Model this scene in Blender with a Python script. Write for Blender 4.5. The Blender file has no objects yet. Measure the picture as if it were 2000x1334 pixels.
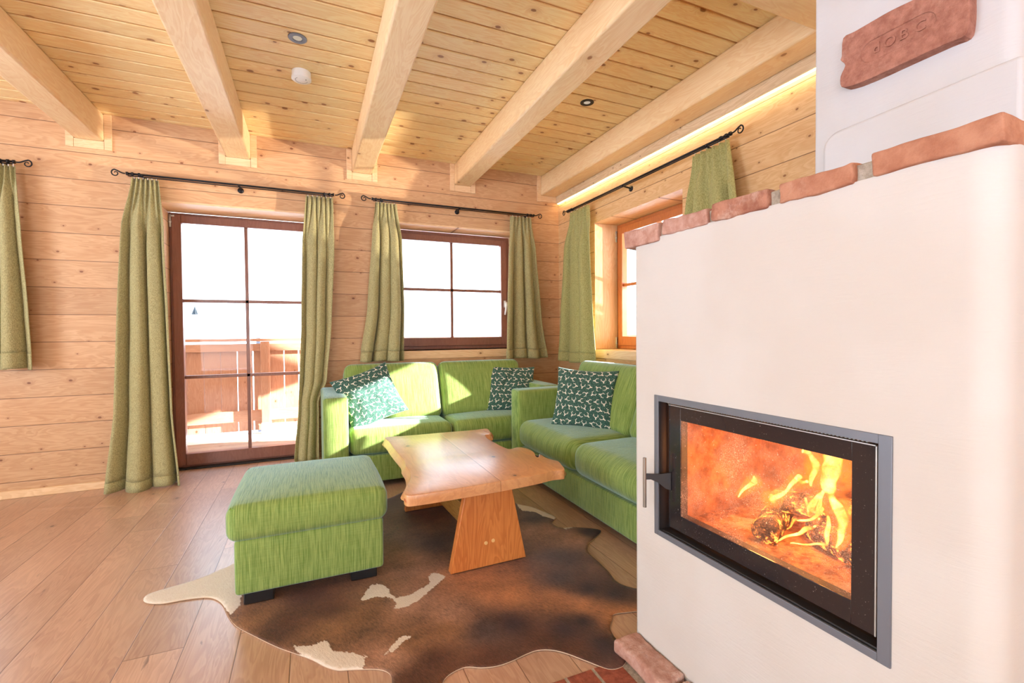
import bpy, bmesh, math, random
import numpy as np
from mathutils import Vector, Matrix, noise as mnoise
from mathutils.geometry import delaunay_2d_cdt
random.seed(7)
rng = np.random.default_rng(7)
sc = bpy.context.scene
COL = sc.collection
PI = math.pi

# ------------------------------------------------------------------ objects
def link(o, parent=None):
    COL.objects.link(o)
    if parent is not None:
        o.parent = parent
    return o

def thing(name, label, cat, loc=(0, 0, 0), group=None):
    o = bpy.data.objects.new(name, None)
    o.empty_display_size = .1
    o.location = loc
    o['label'] = label; o['category'] = cat
    if group: o['group'] = group
    return link(o)

def tag(o, label, cat, group=None, kind=None):
    o['label'] = label; o['category'] = cat
    if group: o['group'] = group
    if kind: o['kind'] = kind
    return o

def wloc(o):
    v = Vector((0, 0, 0))
    while o is not None:
        v += o.location; o = o.parent
    return v

class MB:
    """collects verts and faces in world coordinates"""
    def __init__(s): s.v = []; s.f = []
    def add(s, vs, fs):
        n = len(s.v); s.v += [tuple(map(float, p)) for p in vs]; s.f += [tuple(i + n for i in f) for f in fs]; return s
    def box(s, x0, x1, y0, y1, z0, z1):
        x0, x1 = min(x0, x1), max(x0, x1); y0, y1 = min(y0, y1), max(y0, y1); z0, z1 = min(z0, z1), max(z0, z1)
        return s.add([(x0,y0,z0),(x1,y0,z0),(x1,y1,z0),(x0,y1,z0),(x0,y0,z1),(x1,y0,z1),(x1,y1,z1),(x0,y1,z1)],
              [(0,3,2,1),(4,5,6,7),(0,1,5,4),(1,2,6,5),(2,3,7,6),(3,0,4,7)])
    def prism(s, pts, a0, a1, axis='z'):
        n = len(pts)
        def P(p, a):
            return {'z': (p[0], p[1], a), 'x': (a, p[0], p[1]), 'y': (p[0], a, p[1])}[axis]
        vs = [P(p, a0) for p in pts] + [P(p, a1) for p in pts]
        fs = [tuple(range(n))[::-1], tuple(range(n, 2*n))] + [(i, (i+1) % n, n+(i+1) % n, n+i) for i in range(n)]
        return s.add(vs, fs)
    def tube(s, pts, r, seg=10, closed_ends=True):
        pts = [Vector(p) for p in pts]; n = len(pts)
        rr = r if isinstance(r, (list, tuple)) else [r]*n
        up = Vector((0, 0, 1)); prev = None; rings = []
        for i, p in enumerate(pts):
            t = (pts[min(i+1, n-1)] - pts[max(i-1, 0)]).normalized()
            if prev is None:
                a = t.cross(up)
                if a.length < .05: a = t.cross(Vector((1, 0, 0)))
            else:
                a = prev - t*prev.dot(t)
            a.normalize(); prev = a; b = t.cross(a)
            rings.append([p + (a*math.cos(2*PI*k/seg) + b*math.sin(2*PI*k/seg))*rr[i] for k in range(seg)])
        vs = [q for R in rings for q in R]; fs = []
        for i in range(n-1):
            for k in range(seg):
                fs.append((i*seg+k, i*seg+(k+1) % seg, (i+1)*seg+(k+1) % seg, (i+1)*seg+k))
        if closed_ends:
            fs.append(tuple(range(seg))[::-1]); fs.append(tuple((n-1)*seg+k for k in range(seg)))
        return s.add(vs, fs)
    def cyl(s, c, r, h, seg=32, axis='z', r2=None):
        r2 = r if r2 is None else r2
        d = {'z': Vector((0,0,1)), 'x': Vector((1,0,0)), 'y': Vector((0,1,0))}[axis]
        return s.tube([Vector(c), Vector(c)+d*h], [r, r2], seg)
    def rbox(s, c, size, r, nseg=5, nflat=7, puff=(0, 0, 0), M=None):
        h = [a/2 for a in size]
        ax = []
        for a in range(3):
            q = [-h[a] + r*(1-math.cos(t*PI/2))*1.0 for t in np.linspace(0, 1, nseg)]
            m = list(np.linspace(-h[a]+r, h[a]-r, nflat))[1:-1]
            ax.append(q + m + [-k for k in q[::-1]])
        N = [len(a)-1 for a in ax]; idx = {}; vs = []
        def V(i, j, k):
            key = (i, j, k)
            if key in idx: return idx[key]
            p = Vector((ax[0][i], ax[1][j], ax[2][k]))
            inn = Vector([max(-h[a]+r, min(h[a]-r, p[a])) for a in range(3)])
            d = p - inn
            nrm = d.normalized() if d.length > 1e-9 else Vector((0, 0, 0))
            q = inn + nrm*r if d.length > 1e-9 else p
            for a in range(3):
                if puff[a]:
                    b, e = [(1, 2), (0, 2), (0, 1)][a]
                    w = max(0, 1-(q[b]/h[b])**2)*max(0, 1-(q[e]/h[e])**2)
                    q[a] += nrm[a]*puff[a]*w
            if M is not None: q = M @ q
            q = q + Vector(c)
            idx[key] = len(vs); vs.append(q); return idx[key]
        fs = []
        for a in range(3):
            b, e = [(1, 2), (2, 0), (0, 1)][a]
            for side in (0, N[a]):
                for i in range(N[b]):
                    for j in range(N[e]):
                        ks = []
                        for (di, dj) in ((0,0),(1,0),(1,1),(0,1)):
                            t = [0, 0, 0]; t[a] = side; t[b] = i+di; t[e] = j+dj; ks.append(V(*t))
                        if side == 0: ks = ks[::-1]
                        if len(set(ks)) > 2: fs.append(tuple(ks))
        return s.add(vs, fs)
    def build(s, name, mat, parent=None, smooth=False, bevel=0, seg=2, label=None, loc=None, autos=None):
        me = bpy.data.meshes.new(name)
        o = bpy.data.objects.new(name, me)
        off = wloc(parent) if parent is not None else Vector(loc) if loc else Vector((0, 0, 0))
        me.from_pydata([tuple(Vector(p)-off) for p in s.v], [], s.f)
        me.validate(); me.update()
        if parent is None and loc: o.location = loc
        bm = bmesh.new(); bm.from_mesh(me)
        bmesh.ops.recalc_face_normals(bm, faces=bm.faces)
        bm.to_mesh(me); bm.free()
        if mat is not None: me.materials.append(mat)
        link(o, parent)
        if bevel:
            m = o.modifiers.new('bevel', 'BEVEL'); m.width = bevel; m.segments = seg; m.limit_method = 'ANGLE'; m.angle_limit = math.radians(40)
            m.harden_normals = False
        if smooth or bevel:
            for p in me.polygons: p.use_smooth = True
        if autos or bevel:
            try: me.set_sharp_from_angle(angle=math.radians(autos or 50))
            except Exception: pass
        if label: o['label'] = label
        return o

def structure(o, label=None):
    o['kind'] = 'structure'
    if label: o['label'] = label
    return o

# ------------------------------------------------------------------ node helpers
class NT:
    def __init__(s, name):
        s.m = bpy.data.materials.new(name); s.m.use_nodes = True
        s.t = s.m.node_tree; s.t.nodes.clear()
        s.out = s.t.nodes.new('ShaderNodeOutputMaterial')
    def n(s, typ, **kw):
        nd = s.t.nodes.new(typ)
        for k, v in kw.items(): setattr(nd, k, v)
        return nd
    def set(s, sock, v):
        if v is None: return
        if isinstance(v, bpy.types.NodeSocket): s.t.links.new(v, sock)
        else:
            if isinstance(v, (tuple, list)) and len(v) == 3 and sock.type == 'RGBA': v = (*v, 1)
            sock.default_value = v
    def M(s, op, a, b=None, c=None, clamp=False):
        nd = s.n('ShaderNodeMath', operation=op); nd.use_clamp = clamp
        s.set(nd.inputs[0], a)
        if b is not None: s.set(nd.inputs[1], b)
        if c is not None: s.set(nd.inputs[2], c)
        return nd.outputs[0]
    def ss(s, x, a, b, ta=0., tb=1.):
        nd = s.n('ShaderNodeMapRange', interpolation_type='SMOOTHSTEP')
        s.set(nd.inputs[0], x); s.set(nd.inputs[1], a); s.set(nd.inputs[2], b); s.set(nd.inputs[3], ta); s.set(nd.inputs[4], tb)
        return nd.outputs[0]
    def xyz(s, v):
        nd = s.n('ShaderNodeSeparateXYZ'); s.set(nd.inputs[0], v); return nd.outputs
    def comb(s, x, y, z):
        nd = s.n('ShaderNodeCombineXYZ'); s.set(nd.inputs[0], x); s.set(nd.inputs[1], y); s.set(nd.inputs[2], z); return nd.outputs[0]
    def noise(s, vec, scale=5, detail=4, rough=.5, dist=0):
        nd = s.n('ShaderNodeTexNoise'); s.set(nd.inputs['Vector'], vec); nd.inputs['Scale'].default_value = scale
        nd.inputs['Detail'].default_value = detail; nd.inputs['Roughness'].default_value = rough; nd.inputs['Distortion'].default_value = dist
        return nd.outputs[0]
    def mix(s, f, a, b, blend='MIX'):
        nd = s.n('ShaderNodeMix', data_type='RGBA', blend_type=blend)
        s.set(nd.inputs[0], f); s.set(nd.inputs[6], a); s.set(nd.inputs[7], b); return nd.outputs[2]
    def ramp(s, f, stops):
        nd = s.n('ShaderNodeValToRGB'); cr = nd.color_ramp
        while len(cr.elements) < len(stops): cr.elements.new(.5)
        for e, (p, c) in zip(cr.elements, stops): e.position = p; e.color = (*c, 1)
        s.set(nd.inputs[0], f); return nd.outputs[0]
    def pos(s): return s.n('ShaderNodeNewGeometry').outputs['Position']
    def obj(s): return s.n('ShaderNodeTexCoord').outputs['Object']
    def bump(s, h, strength=.3, dist=.002, normal=None):
        nd = s.n('ShaderNodeBump'); nd.inputs['Strength'].default_value = strength; nd.inputs['Distance'].default_value = dist
        s.set(nd.inputs['Height'], h)
        if normal is not None: s.set(nd.inputs['Normal'], normal)
        return nd.outputs[0]
    def bsdf(s, color, rough=.5, normal=None, metal=0, spec=None, sheen=0, sheen_rough=.5, sheen_tint=None, coat=0, coat_rough=.1, emis=None, es=0, trans=0):
        b = s.n('ShaderNodeBsdfPrincipled')
        s.set(b.inputs['Base Color'], color); s.set(b.inputs['Roughness'], rough); s.set(b.inputs['Metallic'], metal)
        if normal is not None: s.set(b.inputs['Normal'], normal)
        if spec is not None: s.set(b.inputs['Specular IOR Level'], spec)
        if sheen:
            b.inputs['Sheen Weight'].default_value = sheen; b.inputs['Sheen Roughness'].default_value = sheen_rough
            if sheen_tint: b.inputs['Sheen Tint'].default_value = (*sheen_tint, 1)
        if coat: b.inputs['Coat Weight'].default_value = coat; b.inputs['Coat Roughness'].default_value = coat_rough
        if emis is not None: s.set(b.inputs['Emission Color'], emis); s.set(b.inputs['Emission Strength'], es)
        return b.outputs[0]
    def done(s, sh):
        s.t.links.new(sh, s.out.inputs[0]); return s.m

def lin(r, g, b):
    f = lambda c: (c/255/12.92) if c/255 <= .04045 else ((c/255+.055)/1.055)**2.4
    return (f(r), f(g), f(b))

# ------------------------------------------------------------------ materials
def wood(name, U='x', V='z', w=.192, off=.492, light=(222,180,140), dark=(196,142,100), knotc=(110,60,34), knots=.55, kscale=5.0,
         seam=.003, seamc=(90,50,28), coord='world', rough=.5, joint=0, joff=0, var=.16, grain=1.0, coat=0, ringscale=9, knot_r=.07, bumpk=.25, crack=0, coat_rough=.18):
    T = NT(name)
    P = T.xyz(T.pos() if coord == 'world' else T.obj())
    ix = {'x': 0, 'y': 1, 'z': 2}
    u, v = P[ix[U]], P[ix[V]]
    n = P[3-ix[U]-ix[V]]
    if w:
        vb = T.M('DIVIDE', T.M('SUBTRACT', v, off), w)
        bi = T.M('FLOOR', vb); fr = T.M('FRACT', vb)
    else:
        bi = 0.0; fr = None
    wn = T.n('ShaderNodeTexWhiteNoise', noise_dimensions='1D'); T.set(wn.inputs[1], bi); rnd = wn.outputs[0]
    u2 = T.M('MULTIPLY_ADD', rnd, 23.7, u)
    if joint:
        jf = T.M('DIVIDE', T.M('ADD', T.M('MULTIPLY_ADD', rnd, joint*3.3, u), joff), joint)
        ji = T.M('FLOOR', jf); jfr = T.M('FRACT', jf)
        wn2 = T.n('ShaderNodeTexWhiteNoise', noise_dimensions='2D'); T.set(wn2.inputs[0], T.comb(bi, ji, 0.0)); rnd = wn2.outputs[0]
        u2 = T.M('MULTIPLY_ADD', rnd, 13.1, u2)
    v2 = T.M('MULTIPLY_ADD', rnd, 5.3, v)
    # knots
    kv = T.n('ShaderNodeTexVoronoi', voronoi_dimensions='2D', feature='F1')
    kv.inputs['Scale'].default_value = kscale; kv.inputs['Randomness'].default_value = 1
    T.set(kv.inputs['Vector'], T.comb(T.M('MULTIPLY', u2, .8), T.M('MULTIPLY', v2, 1.15), 0.0))
    kd = kv.outputs['Distance']; kc = T.xyz(kv.outputs['Color'])
    size = T.M('MULTIPLY_ADD', kc[1], .7, .45)
    kdn = T.M('DIVIDE', kd, size)
    gate = T.M('GREATER_THAN', kc[0], 1-knots)
    wob = T.M('MULTIPLY', T.M('SUBTRACT', T.noise(T.comb(T.M('MULTIPLY', u2, 40), T.M('MULTIPLY', v2, 40), 0.0), 1, 2), .5), .03)
    kdn = T.M('ADD', kdn, wob)
    kn = T.M('MULTIPLY', T.ss(kdn, knot_r*.55, knot_r, 1, 0), gate)
    halo = T.M('MULTIPLY', T.ss(kdn, knot_r*.8, knot_r*3.2, 1, 0), gate)
    # grain
    vw = T.M('MULTIPLY_ADD', halo, .035, v2)
    g1 = T.noise(T.comb(T.M('MULTIPLY', u2, .9), T.M('MULTIPLY', vw, ringscale), T.M('MULTIPLY', n, ringscale)), 2.2, 3, .55, .8)
    rings = T.M('FRACT', T.M('MULTIPLY', g1, 9))
    rings = T.M('MULTIPLY', T.ss(rings, .0, .75), T.ss(rings, .8, 1.0, 1, 0))
    g2 = T.noise(T.comb(T.M('MULTIPLY', u2, 6), T.M('MULTIPLY', vw, 160), T.M('MULTIPLY', n, 160)), 1, 3, .6)
    g3 = T.noise(T.comb(T.M('MULTIPLY', u2, 1.5), T.M('MULTIPLY', v2, 3), n), 1.5, 2, .5)
    f = T.M('ADD', T.M('MULTIPLY', rings, .45*grain), T.M('MULTIPLY', T.M('SUBTRACT', g2, .35), .75*grain))
    f = T.M('ADD', f, T.M('MULTIPLY', T.M('SUBTRACT', g3, .45), .8), clamp=True)
    c = T.mix(f, lin(*light), lin(*dark))
    c = T.mix(T.M('MULTIPLY', halo, .35), c, lin(*[int(a*.72+b*.28) for a, b in zip(dark, knotc)]))
    c = T.mix(T.M('MULTIPLY', kn, .85), c, lin(*knotc))
    hsv = T.n('ShaderNodeHueSaturation'); T.set(hsv.inputs['Color'], c)
    T.set(hsv.inputs['Value'], T.M('MULTIPLY_ADD', rnd, var, 1-var*.6)); c = hsv.outputs[0]
    if crack:
        cn = T.noise(T.comb(T.M('MULTIPLY', u2, 3), T.M('MULTIPLY', v2, 16), 0.0), 2.0, 5, .6, .5)
        c = T.mix(T.M('MULTIPLY', T.ss(cn, .66, .74), crack), c, lin(*knotc))
    h = T.M('MULTIPLY', g2, .25)
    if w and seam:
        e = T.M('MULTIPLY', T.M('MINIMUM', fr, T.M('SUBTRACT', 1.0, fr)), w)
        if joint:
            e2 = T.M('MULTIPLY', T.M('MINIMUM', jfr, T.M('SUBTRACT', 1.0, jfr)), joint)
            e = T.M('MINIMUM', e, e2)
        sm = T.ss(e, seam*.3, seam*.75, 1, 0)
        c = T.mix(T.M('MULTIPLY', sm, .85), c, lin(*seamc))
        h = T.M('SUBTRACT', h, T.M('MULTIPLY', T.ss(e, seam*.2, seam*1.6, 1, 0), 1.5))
    nb = T.bump(h, bumpk, .002)
    r = T.M('MULTIPLY_ADD', g2, .18, rough-.08)
    return T.done(T.bsdf(c, r, nb, coat=coat, coat_rough=coat_rough))

def fabric(name, c1, c2, U='x', sheen=.35, tint=(.55, .82, 1), sc1=330, st=9, rough=.85, bumpd=.0012):
    T = NT(name)
    P = T.xyz(T.obj())
    if U == 'x': a, b, c = P[0], P[1], P[2]
    else: a, b, c = P[1], P[0], P[2]
    s1 = T.noise(T.comb(T.M('MULTIPLY', a, sc1), T.M('MULTIPLY', b, st), T.M('MULTIPLY', c, st)), 1, 3, .6)
    s2 = T.noise(T.comb(T.M('MULTIPLY', a, st), T.M('MULTIPLY', b, sc1*1.1), T.M('MULTIPLY', c, sc1*1.1)), 1, 2, .5)
    w = T.noise(T.obj(), 7, 2, .5)
    f = T.M('ADD', T.M('MULTIPLY', s1, .92), T.M('MULTIPLY', s2, .12))
    f = T.ss(f, .38, .68)
    col = T.mix(f, lin(*c1), lin(*c2))
    col = T.mix(T.M('MULTIPLY', T.M('SUBTRACT', w, .4), .35, clamp=True), col, lin(*[int(k*.86) for k in c1]))
    nb = T.bump(f, .45, bumpd)
    return T.done(T.bsdf(col, rough, nb, sheen=sheen, sheen_rough=.35, sheen_tint=tint, spec=.25))

def plain(name, c, rough=.5, metal=0, noise=0, bs=60, bd=.001, coat=0, spec=None):
    T = NT(name)
    nz = T.noise(T.obj(), bs, 4, .55)
    col = T.mix(T.M('MULTIPLY', nz, .35 if noise else .0), lin(*c), lin(*[int(k*(1-noise)) for k in c])) if noise else lin(*c)
    nb = T.bump(nz, .25, bd) if noise else None
    return T.done(T.bsdf(col, rough, nb, metal=metal, coat=coat, spec=spec))

M = {}
M['wall'] = wood('wall boards', light=(216,172,130), dark=(188,136,92), knotc=(122,66,36), knots=.6, kscale=6.0, ringscale=6, knot_r=.06, seam=.004, var=.14, grain=.9)
M['wall_r'] = wood('wall boards right', U='y', light=(230,192,144), dark=(208,156,104), knotc=(128,74,40), knots=.6, kscale=6, ringscale=6, knot_r=.06, seam=.004, var=.12)
M['ceiling'] = wood('ceiling boards', U='x', V='y', w=.136, off=-1.418, light=(254,230,176), dark=(240,196,130), knotc=(140,76,36), knots=.6, kscale=5.2, ringscale=6, knot_r=.10, seam=.011, seamc=(196,124,60), var=.10)  # orange-brown seam tint paints in the shade of the open grooves
M['beam'] = wood('planed beam', U='y', V='x', w=0, light=(248,218,172), dark=(232,184,128), knotc=(150,92,50), knots=.25, kscale=3.4, coord='object', ringscale=5, knot_r=.05, grain=.8)
M['crossbeam'] = wood('planed cross beam', U='x', V='z', w=0, light=(248,218,172), dark=(236,190,136), knotc=(150,92,50), knots=.3, kscale=3.4, coord='object', ringscale=5, knot_r=.05, grain=.8)
M['rough'] = wood('rough sawn board', U='y', V='z', w=0, light=(232,206,170), dark=(205,168,126), knotc=(110,70,46), knots=.6, kscale=6, coord='world', ringscale=6, knot_r=.05, crack=.25, bumpk=.5)
M['post'] = wood('upright board', U='z', V='y', w=0, light=(238,204,158), dark=(220,172,118), knotc=(130,80,44), knots=.6, kscale=5, coord='world', ringscale=6, knot_r=.05)
M['trimw'] = wood('trim wood', U='x', V='z', w=0, light=(240,204,162), dark=(222,176,128), knotc=(130,80,44), knots=.35, kscale=5, coord='world', ringscale=6, knot_r=.05)
M['trimy'] = wood('trim wood right', U='y', V='z', w=0, light=(240,210,172), dark=(224,184,136), knotc=(130,80,44), knots=.5, kscale=5, coord='world', ringscale=6, knot_r=.05)
M['frame'] = wood('window frame wood', U='z', V='x', w=0, light=(150,98,80), dark=(124,74,58), knotc=(90,40,22), knots=0, coord='world', ringscale=5, rough=.35, coat=.35, grain=.7)
M['frame_o'] = wood('honey window frame wood', U='z', V='y', w=0, light=(196,116,62), dark=(166,88,46), knotc=(90,40,22), knots=0, coord='world', ringscale=5, rough=.35, coat=.35, grain=.7)
M['floor'] = wood('oak floorboards', U='y', V='x', w=.175, off=-2.999, light=(200,162,138), dark=(160,116,94), knotc=(70,46,42), knots=.32, kscale=3.0, ringscale=6, knot_r=.045, seam=.0024, seamc=(84,48,30),
                  joint=1.9, joff=.55, rough=.36, coat=.55, coat_rough=.28, var=.26, grain=.8, crack=.6, bumpk=.3)
M['table_top'] = wood('oiled table slab', U='y', V='x', w=.6, off=-1.62, seam=.003, seamc=(150,90,52), var=.1, light=(222,160,106), dark=(194,126,78), knotc=(66,34,22), knots=.5, kscale=2.6, coord='world', ringscale=3.2, rough=.32, coat=.6, coat_rough=.3, knot_r=.035, grain=.8, crack=.5)
M['table_leg'] = wood('table leg board', U='z', V='x', w=0, light=(220,138,70), dark=(186,100,44), knotc=(110,52,26), knots=.25, kscale=4, coord='world', ringscale=5, rough=.38, knot_r=.05, grain=1.1)
M['stretch'] = wood('table stretcher', U='y', V='z', w=0, light=(216,168,96), dark=(176,122,58), knotc=(110,52,26), knots=.15, kscale=4, coord='world', ringscale=14, rough=.4, knot_r=.04, grain=1.4)
M['dowel'] = plain('pale dowel wood', (232,186,122), .5)
M['bark'] = plain('dark bark', (54,34,30), .8, noise=.6, bs=90, bd=.006)
M['burl'] = plain('reddish burl wood', (196,108,62), .45, noise=.45, bs=40, bd=.004)
M['sofa'] = fabric('green woven upholstery', (152,172,96), (104,132,60), 'x', sheen=.8)
M['sofa_y'] = fabric('green woven upholstery side', (152,172,96), (104,132,60), 'y', sheen=.8)
M['curtain'] = fabric('olive curtain cloth', (184,174,128), (146,138,96), 'x', sheen=.25, tint=(.95, .95, .8), sc1=300, st=120, bumpd=.0006)
M['curtain_y'] = fabric('olive curtain cloth side', (186,180,122), (148,144,88), 'y', sheen=.25, tint=(.95, .95, .8), sc1=300, st=120, bumpd=.0006)
M['black'] = plain('black plastic', (22,22,24), .35)
M['iron'] = plain('wrought iron', (40,38,42), .45, metal=.7, noise=.3)
M['steel'] = plain('grey painted steel', (120,124,134), .42, metal=.35, noise=.12, bs=12)
M['steel_dark'] = plain('dark stove steel', (52,50,52), .5, metal=.4, noise=.3)
M['brushed'] = plain('brushed steel', (150,142,132), .35, metal=.9)
M['white_plastic'] = plain('white plastic', (240,238,234), .35)
M['silver'] = plain('satin silver', (205,205,200), .35, metal=.6)
M['cord'] = plain('seam piping', (120,150,60), .8)

def mk_plaster(name, c, k=1.0):
    T = NT(name); P = T.obj()
    S = T.xyz(P)
    brush = T.noise(T.comb(T.M('MULTIPLY', S[0], 18), T.M('MULTIPLY', S[1], 18), T.M('MULTIPLY', S[2], 120)), 1, 3, .5, .8)
    big = T.noise(P, 3.2, 3, .5); fine = T.noise(P, 90, 4, .6)
    h = T.M('ADD', T.M('MULTIPLY', big, 2.4), T.M('ADD', T.M('MULTIPLY', brush, .35), T.M('MULTIPLY', fine, .2)))
    col = T.mix(T.ss(big, .35, .7), lin(*c), lin(*[int(a*b) for a, b in zip(c, (.985, .975, .96))]))
    return T.done(T.bsdf(col, .8, T.bump(h, .35*k, .006), spec=.2))
M['plaster'] = mk_plaster('smooth lime plaster', (206,201,197))
M['plaster_c'] = mk_plaster('white chimney plaster', (206,204,206), .7)

def mk_brick(name, c1, c2, c3, sc=30, bd=.006, dust=.5):
    T = NT(name); P = T.obj()
    a = T.noise(P, sc, 6, .65); b = T.noise(P, sc*.22, 3, .5); d = T.noise(P, sc*2.2, 5, .7, .4)
    c = T.mix(T.ss(a, .3, .7), lin(*c1), lin(*c2))
    c = T.mix(T.M('MULTIPLY', T.ss(T.M('MULTIPLY_ADD', b, .7, T.M('MULTIPLY', d, .4)), .56, .72), dust), c, lin(*c3))
    h = T.M('ADD', a, T.M('MULTIPLY', d, .5))
    return T.done(T.bsdf(c, .9, T.bump(h, .9, bd), spec=.15))
M['brick'] = mk_brick('weathered red brick', (184,132,110), (152,98,80), (212,184,168))
M['brick2'] = mk_brick('pale pink brick', (200,160,146), (174,126,110), (220,200,190))
M['brick3'] = mk_brick('dark red stamped brick', (184,130,112), (150,98,82), (210,172,152), dust=.35)
M['brick4'] = mk_brick('smooth orange brick', (190,138,112), (166,110,86), (208,174,152), sc=22, bd=.004, dust=.4)
M['brick_floor'] = mk_brick('hearth paver brick', (164,92,70), (124,66,52), (196,140,108), dust=.4)
M['mortar'] = mk_brick('grey mortar', (188,176,160), (150,138,124), (206,198,186), sc=60)
M['firebrick'] = mk_brick('sooty firebrick', (196,134,96), (120,76,54), (60,40,34), sc=14, dust=.5)
M['ash'] = mk_brick('ash bed', (210,150,110), (120,80,62), (236,220,206), sc=40, dust=.5)

def mk_log():
    T = NT('burning log'); a = T.noise(T.obj(), 34, 6, .7); b = T.noise(T.obj(), 60, 4, .7)
    c = T.mix(T.ss(a, .42, .6), lin(40,28,24), lin(150,96,62))
    glow = T.ss(T.M('MULTIPLY', a, b), .27, .36)
    return T.done(T.bsdf(c, .95, T.bump(a, .8, .01), emis=(1, .22, .03, 1), es=T.M('MULTIPLY', glow, 3.5)))
M['log'] = mk_log()
def mk_flame():
    T = NT('flame'); lw = T.n('ShaderNodeLayerWeight'); lw.inputs[0].default_value = .35
    f = T.M('SUBTRACT', 1.0, lw.outputs['Facing'])
    nz = T.noise(T.obj(), 26, 3, .6, .6)
    core = T.M('MULTIPLY', T.ss(f, .1, .95), T.ss(nz, .25, .7, .45, 1))
    col = T.ramp(core, [(0, (1, .14, .01)), (.5, (1, .34, .04)), (1, (1, .60, .17))])
    em = T.n('ShaderNodeEmission'); T.set(em.inputs[0], col); T.set(em.inputs[1], T.M('MULTIPLY_ADD', core, 2.6, .7))
    tr = T.n('ShaderNodeBsdfTransparent'); mx = T.n('ShaderNodeMixShader')
    T.set(mx.inputs[0], T.ss(T.M('MULTIPLY', f, T.ss(nz, .2, .55, .55, 1)), .05, .95, 0, .95)); T.t.links.new(tr.outputs[0], mx.inputs[1]); T.t.links.new(em.outputs[0], mx.inputs[2])
    return T.done(mx.outputs[0])
M['flame'] = mk_flame()
def mk_flame_soft():
    T = NT('soft flame'); lw = T.n('ShaderNodeLayerWeight'); lw.inputs[0].default_value = .5
    f = T.M('SUBTRACT', 1.0, lw.outputs['Facing']); nz = T.noise(T.obj(), 18, 3, .6, .8)
    em = T.n('ShaderNodeEmission'); em.inputs[0].default_value = (1, .24, .025, 1); em.inputs[1].default_value = 1.3
    tr = T.n('ShaderNodeBsdfTransparent'); mx = T.n('ShaderNodeMixShader')
    T.set(mx.inputs[0], T.M('MULTIPLY', T.ss(f, .15, 1.0), T.ss(nz, .3, .7, .12, .6)))
    T.t.links.new(tr.outputs[0], mx.inputs[1]); T.t.links.new(em.outputs[0], mx.inputs[2])
    return T.done(mx.outputs[0])
M['flame_soft'] = mk_flame_soft()
def mk_glass(name, dust=0, refl=1.0, tint=(1, 1, 1)):
    T = NT(name)
    fr = T.n('ShaderNodeFresnel'); fr.inputs[0].default_value = 1.45
    gl = T.n('ShaderNodeBsdfGlossy'); gl.inputs['Roughness'].default_value = .02
    tr = T.n('ShaderNodeBsdfTransparent'); tr.inputs[0].default_value = (*tint, 1)
    mx = T.n('ShaderNodeMixShader'); T.set(mx.inputs[0], T.M('MULTIPLY', T.M('MULTIPLY', fr.outputs[0], refl), T.M('SUBTRACT', 1.0, T.n('ShaderNodeNewGeometry').outputs['Backfacing'])))
    T.t.links.new(tr.outputs[0], mx.inputs[1]); T.t.links.new(gl.outputs[0], mx.inputs[2]); sh = mx.outputs[0]
    if dust:
        P = T.obj(); n1 = T.noise(P, 420, 4, .7); n2 = T.noise(P, 9, 3, .55); n3 = T.noise(P, 130, 2, .5)
        sp = T.M('MULTIPLY', T.ss(n1, .5, .68), T.ss(n2, .35, .65, .25, 1))
        sp = T.M('ADD', sp, T.M('MULTIPLY', T.ss(n3, .7, .74), .9), clamp=True)
        fac = T.M('ADD', T.M('MULTIPLY', sp, dust), T.M('MULTIPLY', T.ss(n2, .3, .7), dust*.22), clamp=True)
        df = T.n('ShaderNodeBsdfTranslucent'); df.inputs[0].default_value = (.95, .72, .55, 1)
        d2 = T.n('ShaderNodeBsdfDiffuse'); d2.inputs[0].default_value = (.8, .66, .56, 1)
        m3 = T.n('ShaderNodeMixShader'); m3.inputs[0].default_value = .45
        T.t.links.new(df.outputs[0], m3.inputs[1]); T.t.links.new(d2.outputs[0], m3.inputs[2])
        m2 = T.n('ShaderNodeMixShader'); T.set(m2.inputs[0], fac)
        T.t.links.new(sh, m2.inputs[1]); T.t.links.new(m3.outputs[0], m2.inputs[2]); sh = m2.outputs[0]
    return T.done(sh)
M['glass'] = mk_glass('window glass')
M['fireglass'] = mk_glass('sooty stove glass', dust=.55, refl=.9)
def mk_blackglass():
    T = NT('black printed stove glass'); P = T.obj(); n1 = T.noise(P, 300, 3, .6); n2 = T.noise(P, 14, 3, .5)
    s = T.M('MULTIPLY', T.ss(n1, .68, .74), T.ss(n2, .4, .6))
    c = T.mix(s, (.022, .018, .02), (.5, .45, .42))
    return T.done(T.bsdf(c, .12, T.bump(T.M('MULTIPLY', n1, .1), .1, .001), spec=.6))
M['blackglass'] = mk_blackglass()
def mk_snow(name='snow'):
    T = NT(name); a = T.noise(T.pos(), .6, 4, .5)
    return T.done(T.bsdf(T.mix(a, (.93, .95, .98), (.86, .9, .97)), .8, T.bump(a, .3, .05)))
M['snow'] = mk_snow()
M['conifer'] = plain('dark conifer', (30,38,44), .9, noise=.4)
M['hutwood'] = plain('grey weathered hut', (56,58,66), .9)
M['deck'] = wood('deck planks', U='x', V='y', w=.14, off=.5, light=(176,156,142), dark=(154,130,116), knotc=(110,80,66), knots=.2, kscale=4, seam=.006, seamc=(90,70,60), joint=2.4, rough=.7, grain=.8)
M['rail'] = wood('railing boards', U='z', V='x', w=.158, off=-3.159, light=(206,160,132), dark=(186,132,102), knotc=(120,64,36), knots=.5, kscale=4.4, ringscale=8, knot_r=.06, seam=0, rough=.6)
M['rail_h'] = wood('railing rails', U='x', V='z', w=0, light=(204,160,132), dark=(184,132,104), knotc=(120,64,36), knots=.3, kscale=4.4, ringscale=8, knot_r=.06, rough=.6)
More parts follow.
